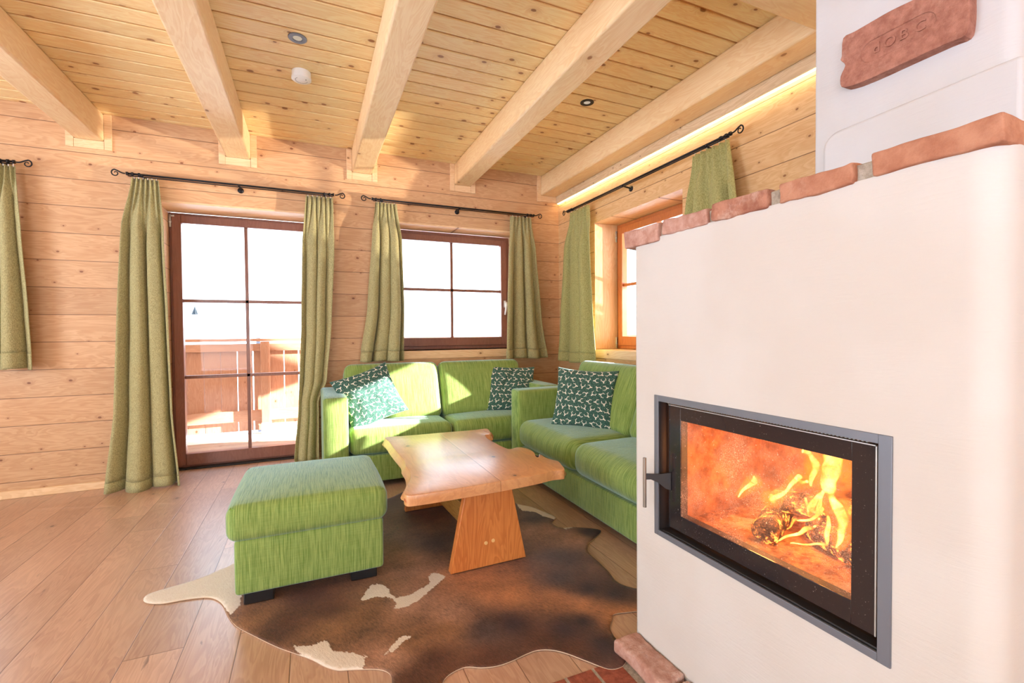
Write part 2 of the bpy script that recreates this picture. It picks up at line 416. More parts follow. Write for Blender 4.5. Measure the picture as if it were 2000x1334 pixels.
def mk_led(name, c, s):
    T = NT(name); e = T.n('ShaderNodeEmission'); e.inputs[0].default_value = (*c, 1); e.inputs[1].default_value = s
    return T.done(e.outputs[0])
M['led'] = mk_led('warm light strip', (1, .68, .28), 9)
M['lamp_glow'] = mk_led('spot lens', (1, .80, .60), .35)

def mk_pillow():
    T = NT('stag print cotton'); uv = T.n('ShaderNodeTexCoord').outputs['UV']
    S = T.xyz(uv); N = 8.0
    y0 = T.M('MULTIPLY', S[1], N); row = T.M('FLOOR', y0)
    x0 = T.M('ADD', T.M('MULTIPLY', S[0], N), T.M('MULTIPLY', T.M('MODULO', row, 2.0), .5))
    cx = T.M('FLOOR', x0)
    wn = T.n('ShaderNodeTexWhiteNoise', noise_dimensions='2D'); T.set(wn.inputs[0], T.comb(cx, row, 0.0))
    wc = T.xyz(wn.outputs['Color'])
    lx = T.M('SUBTRACT', T.M('SUBTRACT', x0, cx), T.M('MULTIPLY_ADD', wc[1], .14, .43))
    ly = T.M('SUBTRACT', T.M('SUBTRACT', y0, row), T.M('MULTIPLY_ADD', wc[2], .14, .43))
    ang = T.M('MULTIPLY', T.M('SUBTRACT', wc[0], .5), 4.6)
    ca = T.M('COSINE', ang); sa = T.M('SINE', ang)
    rx = T.M('SUBTRACT', T.M('MULTIPLY', lx, ca), T.M('MULTIPLY', ly, sa))
    ry = T.M('ADD', T.M('MULTIPLY', lx, sa), T.M('MULTIPLY', ly, ca))
    ax = T.M('ABSOLUTE', rx)
    def ell(px, py, rx_, ry_):
        a = T.M('DIVIDE', T.M('SUBTRACT', ax, px), rx_); b = T.M('DIVIDE', T.M('SUBTRACT', ry, py), ry_)
        return T.ss(T.M('SQRT', T.M('ADD', T.M('MULTIPLY', a, a), T.M('MULTIPLY', b, b))), .85, 1.1, 1, 0)
    head = ell(0, -.13, .085, .13); snout = ell(0, -.27, .075, .085); ears = ell(.12, -.04, .085, .036)
    # lyre shaped antlers with one outer tine
    t = T.M('DIVIDE', T.M('SUBTRACT', ry, -.03), .42)
    curve = T.M('MULTIPLY_ADD', T.M('SINE', T.M('MULTIPLY', T.M('POWER', T.M('MAXIMUM', t, 0.0), .8), 2.1)), .25, .03)
    d = T.M('ABSOLUTE', T.M('SUBTRACT', ax, curve))
    ant = T.M('MULTIPLY', T.ss(d, .024, .046, 1, 0), T.M('MULTIPLY', T.ss(t, -.05, .02), T.ss(t, .92, 1.02, 1, 0)))
    tine = ell(.30, .10, .085, .03)
    ant = T.M('MAXIMUM', ant, tine)
    mask = T.M('MAXIMUM', T.M('MAXIMUM', head, snout), T.M('MAXIMUM', ears, ant))
    nz = T.noise(T.comb(T.M('MULTIPLY', S[0], 60), T.M('MULTIPLY', S[1], 60), 0.0), 1, 4, .6, .4)
    base = T.mix(T.ss(nz, .45, .72), lin(50,84,76), lin(104,138,126))
    c = T.mix(mask, base, lin(236,230,220))
    return T.done(T.bsdf(c, .85, T.bump(nz, .25, .001), sheen=.3, sheen_rough=.4, sheen_tint=(.8, .95, 1), spec=.2))
M['pillow'] = mk_pillow()

def mk_hide():
    T = NT('cowhide'); a = T.n('ShaderNodeAttribute'); a.attribute_name = 'hidecol'
    w = T.n('ShaderNodeAttribute'); w.attribute_name = 'white'
    P = T.obj(); S = T.xyz(P)
    rot = T.comb(T.M('ADD', T.M('MULTIPLY', S[0], 150), T.M('MULTIPLY', S[1], 70)), T.M('SUBTRACT', T.M('MULTIPLY', S[1], 40), T.M('MULTIPLY', S[0], 25)), 0.0)
    hair = T.noise(rot, 1, 4, .65, .6); fine = T.noise(P, 260, 4, .7); blot = T.noise(P, 7, 4, .55)
    k = T.M('ADD', T.M('MULTIPLY', hair, 1.5), T.M('ADD', T.M('MULTIPLY', blot, 1.3), T.M('MULTIPLY', fine, .5)))
    hsv = T.n('ShaderNodeHueSaturation'); T.set(hsv.inputs['Color'], a.outputs['Color']); T.set(hsv.inputs['Value'], T.M('MULTIPLY_ADD', k, 1.3, -1.12))
    wm = T.ss(T.M('ADD', w.outputs['Fac'], T.M('MULTIPLY', T.M('SUBTRACT', T.noise(rot, .55, 4, .7), .5), 1.3)), .42, .56)
    wcol = T.mix(hair, lin(238,226,212), lin(205,186,168))
    spk = T.ss(T.noise(P, 140, 2, .5), .74, .78)
    c = T.mix(wm, hsv.outputs[0], wcol)
    return T.done(T.bsdf(c, .55, T.bump(T.M('ADD', hair, fine), .5, .003), sheen=.25, sheen_rough=.3, sheen_tint=(.9, .85, .95), spec=.35))
M['hide'] = mk_hide()
M['hide_edge'] = plain('pale hide edge', (206,178,150), .7)

# outlines in metres
TABLE=[(-2.012,-2.354),(-1.879,-2.354),(-1.739,-2.347),(-1.641,-2.343),(-1.537,-2.335),(-1.426,-2.322),(-1.333,-2.302),(-1.291,-2.309),(-1.267,-2.301),(-1.244,-2.235),(-1.226,-2.162),(-1.241,-2.123),(-1.252,-2.074),(-1.248,-2.018),(-1.256,-2.003),(-1.289,-2.056),(-1.287,-2.023),(-1.264,-1.963),(-1.255,-1.893),(-1.267,-1.836),(-1.300,-1.807),(-1.355,-1.828),(-1.370,-1.773),(-1.376,-1.674),(-1.378,-1.540),(-1.370,-1.481),(-1.355,-1.422),(-1.322,-1.421),(-1.297,-1.364),(-1.275,-1.266),(-1.294,-1.237),(-1.394,-1.245),(-1.571,-1.232),(-1.743,-1.225),(-1.874,-1.215),(-1.964,-1.205),(-1.960,-1.351),(-1.960,-1.505),(-1.957,-1.658),(-1.952,-1.787),(-1.956,-1.859),(-1.965,-1.915),(-1.966,-2.010),(-1.976,-2.093),(-1.991,-2.152),(-2.017,-2.218),(-2.038,-2.281),(-2.046,-2.311),(-2.041,-2.341)]
HIDE=[(-3.051,-1.893),(-3.046,-1.845),(-2.980,-1.819),(-2.873,-1.784),(-2.801,-1.732),(-2.754,-1.695),(-2.627,-1.509),(-2.430,-1.227),(-2.188,-1.110),(-1.998,-1.128),(-1.911,-1.096),(-1.791,-1.008),(-1.590,-1.006),(-1.439,-1.136),(-1.279,-1.325),(-1.188,-1.564),(-1.127,-1.649),(-1.072,-1.836),(-1.094,-1.876),(-1.135,-1.921),(-1.117,-1.991),(-1.061,-2.009),(-0.977,-2.063),(-0.934,-2.120),(-1.027,-2.189),(-1.087,-2.227),(-1.136,-2.303),(-1.146,-2.412),(-1.157,-2.510),(-1.172,-2.589),(-1.136,-2.660),(-1.043,-2.719),(-1.052,-2.790),(-1.134,-2.822),(-1.245,-2.794),(-1.323,-2.777),(-1.351,-2.803),(-1.387,-2.838),(-1.403,-2.888),(-1.410,-2.942),(-1.426,-2.985),(-1.445,-3.009),(-1.477,-3.023),(-1.518,-3.012),(-1.558,-2.958),(-1.601,-2.898),(-1.639,-2.859),(-1.688,-2.837),(-1.738,-2.839),(-1.790,-2.848),(-1.846,-2.849),(-1.895,-2.835),(-1.940,-2.812),(-1.986,-2.817),(-2.020,-2.836),(-2.042,-2.870),(-2.069,-2.913),(-2.119,-2.931),(-2.165,-2.900),(-2.182,-2.830),(-2.173,-2.765),(-2.181,-2.729),(-2.213,-2.700),(-2.282,-2.671),(-2.329,-2.653),(-2.367,-2.618),(-2.406,-2.566),(-2.454,-2.514),(-2.522,-2.441),(-2.594,-2.351),(-2.669,-2.250),(-2.711,-2.154),(-2.741,-2.065),(-2.778,-2.004),(-2.820,-1.973),(-2.894,-1.959),(-2.965,-1.955),(-3.020,-1.930)]
W0=[(-3.060,-1.920),(-3.052,-1.821),(-2.805,-1.709),(-2.724,-1.676),(-2.691,-1.871),(-2.675,-2.114),(-2.701,-2.158),(-2.729,-2.090),(-2.818,-1.982),(-3.016,-1.960)]
W1=[(-2.225,-2.279),(-2.167,-2.165),(-2.126,-2.184),(-2.097,-2.241),(-2.109,-2.261),(-2.082,-2.315),(-2.029,-2.318),(-1.929,-2.264),(-1.918,-2.199),(-1.884,-2.175),(-1.852,-2.238),(-1.913,-2.294),(-2.009,-2.376),(-2.065,-2.397),(-2.108,-2.389),(-2.086,-2.353),(-2.111,-2.302),(-2.159,-2.272)]
W2H=[(-2.469,-2.465),(-2.406,-2.493),(-2.361,-2.481),(-2.340,-2.552),(-2.292,-2.582),(-2.237,-2.628),(-2.255,-2.686),(-2.270,-2.709),(-2.361,-2.668),(-2.422,-2.578)]
W3H=[(-2.177,-2.645),(-2.142,-2.600),(-2.105,-2.565),(-2.075,-2.588),(-2.110,-2.603),(-2.145,-2.639)]
W4=[(-1.175,-1.479),(-1.108,-1.610),(-1.041,-1.825),(-1.092,-1.885),(-1.136,-1.806),(-1.149,-1.731),(-1.214,-1.683),(-1.209,-1.611)]
W5=[(-1.101,-1.991),(-1.046,-2.001),(-1.061,-2.024),(-1.113,-2.023)]
BL=[(-2.547,-1.085,'m'),(-2.641,-2.221,'m'),(-2.494,-2.321,'dk'),(-2.424,-2.168,'dk'),(-2.616,-2.121,'m'),(-2.335,-2.426,'m'),(-2.202,-2.384,'m'),(-2.191,-1.833,'l'),(-1.998,-2.034,'l'),(-1.765,-1.447,'dk'),(-1.916,-1.236,'k'),(-1.786,-1.894,'k'),(-1.908,-2.516,'l'),(-2.085,-2.602,'m'),(-2.168,-2.678,'l'),(-1.717,-2.405,'o'),(-1.632,-2.486,'o'),(-1.493,-2.590,'o'),(-1.406,-2.688,'o'),(-1.343,-2.772,'o'),(-1.287,-2.826,'o'),(-1.793,-2.279,'o'),(-1.304,-2.296,'k'),(-1.317,-2.586,'kk'),(-1.240,-2.664,'kk'),(-1.396,-2.460,'k'),(-1.119,-2.133,'l'),(-1.240,-2.008,'l'),(-1.010,-2.113,'kk'),(-1.143,-1.820,'k'),(-1.813,-2.662,'k'),(-1.714,-2.674,'kk'),(-1.553,-2.779,'kk'),(-1.464,-2.912,'kk'),(-1.460,-2.772,'kk'),(-2.026,-2.742,'dk'),(-2.123,-2.799,'dk'),(-1.869,-2.813,'dk'),(-1.648,-2.799,'dk'),(-1.576,-2.890,'dk'),(-2.141,-2.213,'m'),(-2.348,-2.281,'dk'),(-1.952,-2.599,'m'),(-2.041,-2.381,'l')]
c0L=[(-4.281,2.246),(-4.320,1.640),(-4.361,0.913)]
c0R=[(-4.181,2.253),(-4.152,1.821),(-4.125,1.306),(-4.113,0.904)]
c1L=[(-3.558,2.246),(-3.616,1.900),(-3.642,1.313),(-3.666,0.577),(-3.725,-0.007)]
c1R=[(-3.401,2.247),(-3.368,1.883),(-3.346,1.241),(-3.331,0.552),(-3.294,0.015)]
c2L=[(-2.413,2.243),(-2.446,1.831),(-2.464,1.161),(-2.494,0.489),(-2.531,0.101)]
c2R=[(-2.205,2.240),(-2.203,1.847),(-2.234,1.160),(-2.275,0.720),(-2.340,0.560),(-2.345,0.078)]
c3L=[(-1.861,2.250),(-1.886,2.001),(-1.934,1.336),(-2.004,0.868)]
c3R=[(-1.682,2.246),(-1.637,1.930),(-1.622,1.340),(-1.633,0.856)]
c4L=[(-0.579,2.239),(-0.621,1.853),(-0.642,1.353),(-0.663,0.849)]
c4R=[(-0.351,2.235),(-0.314,1.870),(-0.262,1.255),(-0.201,0.850)]
c5L=[(-0.376,2.267),(-0.313,1.849),(-0.255,1.251),(-0.209,0.816)]
c5R=[(-0.699,2.258),(-0.770,1.869),(-0.813,1.323),(-0.856,0.829)]
c6L=[(-1.940,2.265),(-1.918,2.106),(-1.895,1.904)]
c6R=[(-2.263,2.241),(-2.296,2.080),(-2.327,1.893)]
FL=[[(-3.445,0.789,0.0048),(-3.450,0.782,0.0060),(-3.468,0.757,0.0096),(-3.477,0.730,0.0060),(-3.479,0.704,0.0024)],[(-3.488,0.799,0.0072),(-3.497,0.783,0.0168),(-3.506,0.750,0.0204),(-3.509,0.722,0.0168),(-3.500,0.685,0.0072),(-3.506,0.653,0.0120),(-3.523,0.630,0.0108),(-3.536,0.607,0.0084),(-3.531,0.560,0.0024)],[(-3.357,0.642,0.0048),(-3.375,0.643,0.0120),(-3.393,0.653,0.0084),(-3.417,0.675,0.0048),(-3.431,0.710,0.0060),(-3.442,0.720,0.0072),(-3.463,0.715,0.0084),(-3.492,0.726,0.0048)],[(-3.497,0.693,0.0036),(-3.483,0.665,0.0072),(-3.473,0.644,0.0072),(-3.467,0.628,0.0024)],[(-3.451,0.661,0.0024),(-3.451,0.629,0.0036),(-3.440,0.605,0.0024)],[(-3.411,0.542,0.0018),(-3.434,0.563,0.0036),(-3.455,0.587,0.0060),(-3.478,0.599,0.0048),(-3.504,0.614,0.0036)],[(-3.413,0.526,0.0012),(-3.458,0.538,0.0036),(-3.493,0.555,0.0048),(-3.512,0.577,0.0048),(-3.519,0.612,0.0060),(-3.512,0.642,0.0036)],[(-3.268,0.664,0.0024),(-3.263,0.647,0.0108),(-3.252,0.622,0.0060),(-3.234,0.594,0.0024)],[(-3.405,0.568,0.0012),(-3.441,0.607,0.0036),(-3.462,0.617,0.0036),(-3.489,0.629,0.0036),(-3.508,0.660,0.0048)],[(-3.497,0.703,0.0036),(-3.496,0.663,0.0060),(-3.488,0.640,0.0048),(-3.478,0.616,0.0024)]]
STAMP=[(-3.376,1.922),(-3.380,1.972),(-3.411,1.973),(-3.451,1.974),(-3.501,1.975),(-3.559,1.970),(-3.623,1.964),(-3.662,1.949),(-3.667,1.897),(-3.666,1.843),(-3.658,1.817),(-3.624,1.818),(-3.549,1.818),(-3.477,1.817),(-3.439,1.818),(-3.405,1.821),(-3.376,1.831),(-3.373,1.863),(-3.386,1.889),(-3.373,1.911)]
WORLD, SUN, GLINT, LEDP, FIREP, FILL, EXPO = 3.8, 26.0, 2600.0, 1.8, 3.2, 31.0, 0.70

# ================================================================== SETTING
WT = .40           # wall thickness
def wall_pieces(mb, axis, a0, a1, z0, z1, openings, t0, t1):
    """wall along axis with rectangular openings [(a0,a1,z0,z1)] sorted along a"""
    def bx(p0, p1, q0, q1):
        if p1 - p0 < 1e-4 or q1 - q0 < 1e-4: return
        if axis == 'x': mb.box(p0, p1, t0, t1, q0, q1)
        else: mb.box(t0, t1, p0, p1, q0, q1)
    c = a0
    for (b0, b1, s0, s1) in openings:
        bx(c, b0, z0, z1); bx(b0, b1, z0, s0); bx(b0, b1, s1, z1); c = b1
    bx(c, a1, z0, z1)

D = (-3.44, -2.345, 0.0, 2.113)
W2 = (-1.705, -.46, .945, 2.105)
up = lambda w: (w[0], w[1], w[2], w[3]+.014)
W3 = (-5.42, -4.36, .945, 2.105)
mb = MB(); wall_pieces(mb, 'x', -6.2, .318, 0, 2.76, [W3, up(D), up(W2)], 0, WT)
structure(mb.build('wall_back', M['wall']), 'horizontal knotty spruce board wall with the balcony door')
WR = (-1.76, -.66, .945, 2.10)
mb = MB(); wall_pieces(mb, 'y', -7.0, 0, 0, 2.76, [WR], 0, .318)
structure(mb.build('wall_right', M['wall_r']), 'spruce board wall on the right with the light strip')
mb = MB(); wall_pieces(mb, 'y', -7.0, 0, 0, 2.76, [(-6.0, -4.6, .3, 2.2), (-3.4, -1.6, .3, 2.2)], -6.5, -6.2)
structure(mb.build('wall_left', M['wall_r']))
mb = MB(); wall_pieces(mb, 'x', -6.5, .36, 0, 2.76, [(-5.6, -3.6, .3, 2.2), (-2.6, -.9, .3, 2.2)], -7.3, -7.0)
structure(mb.build('wall_front', M['wall']))
# reveal linings (upright board and lintel are visible at the right window)
mb = MB(); mb.box(.004, .25, -.668, -.655, .95, 2.098)
structure(mb.build('trim_1', M['post']), 'upright knotty board lining the right window recess')

structure(MB().box(D[0]+.001, D[1]-.001, .0005, .324, 2.1135, 2.1265).build('trim_13', M['trimw']), 'pale lintel board over the door')
structure(MB().box(W2[0]+.001, W2[1]-.001, .0005, .249, 2.1055, 2.1185).build('trim_14', M['trimw']), 'pale lintel board over the small window')
# floor with planks, ceiling with grooves
structure(MB().box(-6.2, 0, -7, WT, -.04, 0).build('floor', M['floor']), 'oiled oak plank floor')
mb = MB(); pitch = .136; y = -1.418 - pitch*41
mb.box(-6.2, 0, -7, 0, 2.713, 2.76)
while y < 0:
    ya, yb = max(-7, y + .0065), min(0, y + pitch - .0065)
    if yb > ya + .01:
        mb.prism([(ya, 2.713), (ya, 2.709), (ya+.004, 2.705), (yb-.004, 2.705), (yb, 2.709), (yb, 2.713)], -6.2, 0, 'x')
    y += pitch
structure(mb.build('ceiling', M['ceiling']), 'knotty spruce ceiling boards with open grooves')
structure(MB().box(-6.2, -3.44, -.016, 0, 0, .055).build('baseboard_back', M['trimw'], bevel=.003))
structure(MB().box(-2.345, 0, -.016, 0, 0, .055).build('baseboard_back_right', M['trimw'], bevel=.003))
structure(MB().box(-.016, 0, -7, 0, 0, .055).build('baseboard_right', M['trimy'], bevel=.003))

# beams and their wall collars
bx = [(-3.905, -3.735, 'leftmost, ending left of the tall door curtain'), (-2.985, -2.812, 'second from the left, ending above the balcony door'),
      (-2.042, -1.875, 'middle one, ending between door and small window'), (-1.122, -.962, 'ending above the small window'), (-.205, -.03, 'running beside the right wall above the light strip')]
for i, (a, b, s) in enumerate(bx):
    o = MB().box(a, b, -6.98, -.0005, 2.508, 2.7045).build('ceiling_beam', M['beam'], bevel=.012, seg=2, loc=((a+b)/2, -3.5 + i*.37, 2.6))
    tag(o, 'planed spruce ceiling beam, ' + s, 'beam', 'parallel ceiling beams')
    mb = MB(); w = .045
    mb.box(a-w, a-.001, -.014, 0, 2.445, 2.703)
    if b < -.1:
        mb.box(b+.001, b+w, -.014, 0, 2.445, 2.703)
    mb.box(a, b, -.012, 0, 2.447, 2.507)
    structure(mb.build('trim_%d' % (i+2), M['trimw'], bevel=.002))
o = MB().box(-6.19, -.001, -3.0, -2.82, 2.502, 2.704).build('cross_beam', M['crossbeam'], bevel=.014, loc=(-3, -2.9, 2.6))
tag(o, 'cross beam running at right angles to the others, beside the chimney top', 'beam')
# board and light strip along the right wall
structure(MB().box(-.03, -.0005, -6.9, -.001, 2.438, 2.7045).build('trim_8', M['rough'], bevel=.004), 'rough sawn board above the warm light strip')
o = MB().box(-.022, -.006, -6.6, -.02, 2.4335, 2.4382).build('light_strip', M['led']); tag(o, 'warm glowing light strip under the rough board on the right wall', 'light strip')

# ------------------------------------------------------------------ windows
def window(name, axis, a0, a1, z0, z1, face, mat, nh, nv=2, fw=.045, sw=.062, bot=.06, handle=None, hinge=None, label=None, kind='window'):
    """frame in the plane 'face' (inner face), outward = +; axis = the wall's direction"""
    root = bpy.data.objects.new(name, None)
    root.location = ((a0+a1)/2, face, z0) if axis == 'x' else (face, (a0+a1)/2, z0)
    link(root); root['kind'] = 'structure'
    if label: root['label'] = label
    def bx(mb, p0, p1, q0, q1, d0, d1):
        if axis == 'x': mb.box(p0, p1, face+d0, face+d1, q0, q1)
        else: mb.box(face+d0, face+d1, p0, p1, q0, q1)
    e = .002
    mb = MB()
    bx(mb, a0+e, a0+fw, z0+e, z1-e, .006, .075); bx(mb, a1-fw, a1-e, z0+e, z1-e, .006, .075)
    bx(mb, a0+fw, a1-fw, z1-fw, z1-e, .006, .075); bx(mb, a0+fw, a1-fw, z0+e, z0+fw, .006, .075)
    mb.build('frame', mat, root, bevel=.003)
    s0, s1, t0, t1 = a0+fw-.012, a1-fw+.012, z0+fw-.012, z1-fw+.012
    mb = MB()
    bx(mb, s0, s0+sw, t0, t1, -.012, .05); bx(mb, s1-sw, s1, t0, t1, -.012, .05)
    bx(mb, s0+sw, s1-sw, t1-sw, t1, -.012, .05); bx(mb, s0+sw, s1-sw, t0, t0+sw+bot, -.012, .05)
    sash = mb.build('sash', mat, root, bevel=.004)
    g0, g1, h0, h1 = s0+sw, s1-sw, t0+sw+bot, t1-sw
    mb = MB(); bx(mb, g0-.004, g1+.004, h0-.004, h1+.004, .022, .026); mb.build('glass_pane', M['glass'], root)
    mb = MB(); m = .013
    for k in range(1, nv):
        c = g0 + (g1-g0)*k/nv; bx(mb, c-m, c+m, h0, h1, .008, .042)
    vs = [h0 + (h1-h0)*k/nh for k in range(1, nh)]
    for c in vs: bx(mb, g0, g1, c-m, c+m, .008, .042)
    mb.build('glazing_bars', mat, root, bevel=.002)
    if handle is not None:
        ha, hz_ = handle
        mb = MB()
        def P(a, d, z): return (a, face+d, z) if axis == 'x' else (face+d, a, z)
        bx(mb, ha-.013, ha+.013, hz_-.005, hz_+.065, -.022, -.0125)
        mb.tube([P(ha, -.02, hz_+.035), P(ha, -.05, hz_+.035)], .008, 10)
        mb.tube([P(ha, -.05, hz_+.047), P(ha, -.053, hz_+.02), P(ha-.004, -.05, hz_-.03), P(ha-.012, -.046, hz_-.085)], [.011, .012, .0105, .009], 10)
        mb.build('handle', M['white_plastic'], root, smooth=True)
    if hinge is not None:
        for (ha, hz_) in hinge:
            mb = MB()
            P = (lambda a, d, z: (a, face+d, z)) if axis == 'x' else (lambda a, d, z: (face+d, a, z))
            mb.tube([P(ha, -.012, hz_), P(ha, -.012, hz_+.1)], .008, 12)
            mb.tube([P(ha, -.012, hz_+.035), P(ha, -.012, hz_+.05)], .011, 12)
            bx(mb, ha-.004, ha+.03, hz_+.085, hz_+.098, -.016, -.001)
            mb.build('hinge', M['silver'], root, smooth=True)
    return root
window('door_1', 'x', D[0], D[1], .006, 2.113, .325, M['frame'], 3, 2, fw=.032, sw=.066, bot=.03, hinge=[(D[0]+.012, 1.99)], label='reddish brown glazed balcony door with six panes')
window('window_1', 'x', W2[0], W2[1], W2[2], W2[3], .25, M['frame'], 2, 2, fw=.045, sw=.062, bot=.022, handle=(-.515, 1.375), label='small four-pane window in the back wall')
window('window_2', 'y', WR[0], WR[1], WR[2], WR[3], .25, M['frame_o'], 2, 2, fw=.045, sw=.062, bot=.022, hinge=[(-.672, .955), (-.672, 1.94)], label='window in the right wall behind the fireplace')
window('window_3', 'x', W3[0], W3[1], W3[2], W3[3], .25, M['frame'], 2, 2, fw=.045, sw=.062, bot=.022, label='window beyond the left edge')
# sills
structure(MB().box(-1.72, -.445, -.008, .249, .868, .945).build('trim_9', M['trimw'], bevel=.004), 'sill board below the small window')
structure(MB().box(-.008, .249, -1.775, -.645, .868, .9455).build('trim_10', M['trimy'], bevel=.004), 'sill board below the right window')
structure(MB().box(-5.44, -4.34, -.008, .249, .868, .945).build('trim_11', M['trimw'], bevel=.004))
structure(MB().box(D[0]+.002, D[1]-.002, .27, .325, .0005, .014).build('trim_12', M['steel_dark'], bevel=.002), 'dark door threshold strip')

# ------------------------------------------------------------------ OUTSIDE
structure(MB().box(-60, 60, -60, 14, -3.3, -3.0).build('ground_snow', M['snow']))
mb = MB(); NX, NY = 60, 34; vs = []; fs = []
for j in range(NY):
    for i in range(NX):
        X = -260 + 520*i/(NX-1); Y = 14 + 290*(j/(NY-1))**1.3
        t = (Y-14)/290
        Z = -3.0 + 20*t**.9*(.55+.45*math.sin(X*.012+1.9)) + 1.3*mnoise.noise(Vector((X*.02, Y*.02, 0)))*t*3
        vs.append((X, Y, Z)); 
for j in range(NY-1):
    for i in range(NX-1):
        a = j*NX+i; fs.append((a, a+1, a+NX+1, a+NX))
HV = vs
o = MB().add(vs, fs).build('hill_snow', M['snow'], smooth=True); structure(o, 'overexposed snowy slope outside')
def hill_z(x, y):
    return min(((v[0]-x)**2+(v[1]-y)**2, v[2]) for v in HV)[1]
def spruce(x, y, z, h, r):
    t = thing('spruce_tree', 'small conical spruce tree on the far snowy slope', 'tree', (x, y, z))
    mb = MB(); mb.cyl((x, y, z-.3), .12*r, h*.4); mb.build('trunk', M['hutwood'], t)
    mb = MB()
    for k in range(7):
        f = k/7; zz = z + h*(.08 + .8*f); rr = r*(1-f)*.95+.1
        pts = []
        n = 14
        ring = [(x+math.cos(2*PI*q/n)*rr*(1 if q % 2 else .75), y+math.sin(2*PI*q/n)*rr*(1 if q % 2 else .75), zz) for q in range(n)]
        mb.add(ring + [(x, y, zz+h*.26)], [(q, (q+1) % n, n) for q in range(n)] + [tuple(range(n))[::-1]])
    mb.build('foliage', M['conifer'], t)
zt = hill_z(-32, 150)
spruce(-32.0, 150, 5.2, 4.0, 1.7)
o = MB().prism([(-29.3, 4.9), (-27.6, 4.9), (-27.6, 5.9), (-28.45, 6.5), (-29.3, 5.9)], 149, 151, 'y').build('distant_hut', M['hutwood'])
tag(o, 'tiny grey hut right of the tree on the far slope', 'hut')
mb = MB()
for k in range(6): mb.box(-25.5+k*.75, -25.1+k*.75, 149.8, 150.2, 4.8, 5.7+.2*math.sin(k*2))
mb.box(-25.5, -21.4, 149.9, 150.1, 5.3, 5.45)
o = mb.build('distant_fence', M['hutwood']); tag(o, 'short row of fence posts on the far slope', 'fence')
o = MB().box(-4.32, -4.19, 16.0, 16.1, -3, .98).build('gate_post', M['hutwood'])  # plain grey gatepost beyond the railing, carries no lamp
o.location = (0, 0, 0); tag(o, 'small grey post head showing just above the railing', 'post')

structure(MB().box(-7, 1.36, .401, 1.78, -.16, -.05).build('floor_balcony', M['deck']), 'pale balcony deck planks')
structure(MB().box(.32, 1.36, -7.2, .400, -.16, -.05).build('floor_balcony_side', M['deck']))
mb = MB(); vs = []; fs = []; n = 80
for i in range(n+1):
    x = -7 + 8.3*i/n; w = .10+.03*mnoise.noise(Vector((x*3, 0, 0)))
    vs += [(x, 1.76, -.049), (x, 1.76, -.01), (x, 1.70-w*.4, -.006+.01*mnoise.noise(Vector((x*6, 1, 0)))), (x, 1.62-w, -.049)]
for i in range(n):
    a = i*4
    for k in range(3): fs.append((a+k, a+k+1, a+5+k, a+4+k))
o = MB().add(vs, fs).build('snow_drift', M['snow'], smooth=True); tag(o, 'strip of white snow along the foot of the balcony railing', 'snow', kind='stuff')

t = thing('balcony_railing', 'board balcony railing seen through the glazed door', 'railing', (-2.9, 1.75, -.05))
mb = MB(); x = -3.159 - .158*24; k = 0
while x < 1.3:
    g = .0012 if (x < -3.2 or -2.9 < x < -2.75) else .0065
    mb.box(x+g, x+.158-g, 1.752, 1.774, .012, 1.0); x += .158
mb.build('boards', M['rail'], t, bevel=.003)
MB().box(-7, 1.36, 1.712, 1.7515, .918, 1.004).build('upper_rail', M['rail_h'], t, bevel=.003)
MB().box(-7, 1.36, 1.712, 1.7515, .125, .248).build('lower_rail', M['rail_h'], t, bevel=.003)
MB().box(-7, 1.40, 1.69, 1.80, 1.03, 1.062).build('cap_rail', M['rail_h'], t, bevel=.004)
for px in (-4.9, -2.868, -.85, 1.3):
    MB().box(px-.045, px+.045, 1.622, 1.7115, .10, 1.029).build('post', M['rail'], t, bevel=.004)
    MB().box(px-.05, px+.05, 1.617, 1.7115, -.049, .115).build('post_shoe', M['silver'], t, bevel=.003)
t = thing('unseen_side_railing', 'unseen board railing added beyond the right window', 'railing', (1.33, -2, -.05))  # unseen railing, added to block the low glint at the lower panes
mb = MB(); y = -7.0
while y < 1.5:
    mb.box(1.31, 1.332, y+.0055, y+.1525, .012, 1.0); y += .158
mb.build('boards', M['rail'], t)
MB().box(1.27, 1.3095, -7, 1.6, .918, 1.004).build('upper_rail', M['rail_h'], t)
MB().box(1.27, 1.3095, -7, 1.6, .125, .248).build('lower_rail', M['rail_h'], t)
MB().box(1.26, 1.36, -7, 1.688, 1.03, 1.062).build('cap_rail', M['rail_h'], t)
structure(MB().box(-7, .6, -7.6, 2.0, 2.78, 2.9).build('roof_eave', M['trimw']), 'roof and eave above')
structure(MB().prism([(.6, 2.78), (.6, 2.53), (2.0, 2.095), (2.0, 2.25), (.6, 2.9)], -7.6, .38, 'y').build('unseen_side_eave', M['trimw']))  # unseen low eave, shaped to keep the sun off the upper panes

# ------------------------------------------------------------------ CURTAINS AND RODS
def lerp_poly(L, z):
    L = sorted(L, key=lambda p: p[1])
    if z <= L[0][1]: return L[0][0]
    for (a, za), (b, zb) in zip(L, L[1:]):
        if z <= zb:
            t = (z-za)/(zb-za); t = t*t*(3-2*t)*.4 + t*.6
            return a + (b-a)*t
    return L[-1][0]

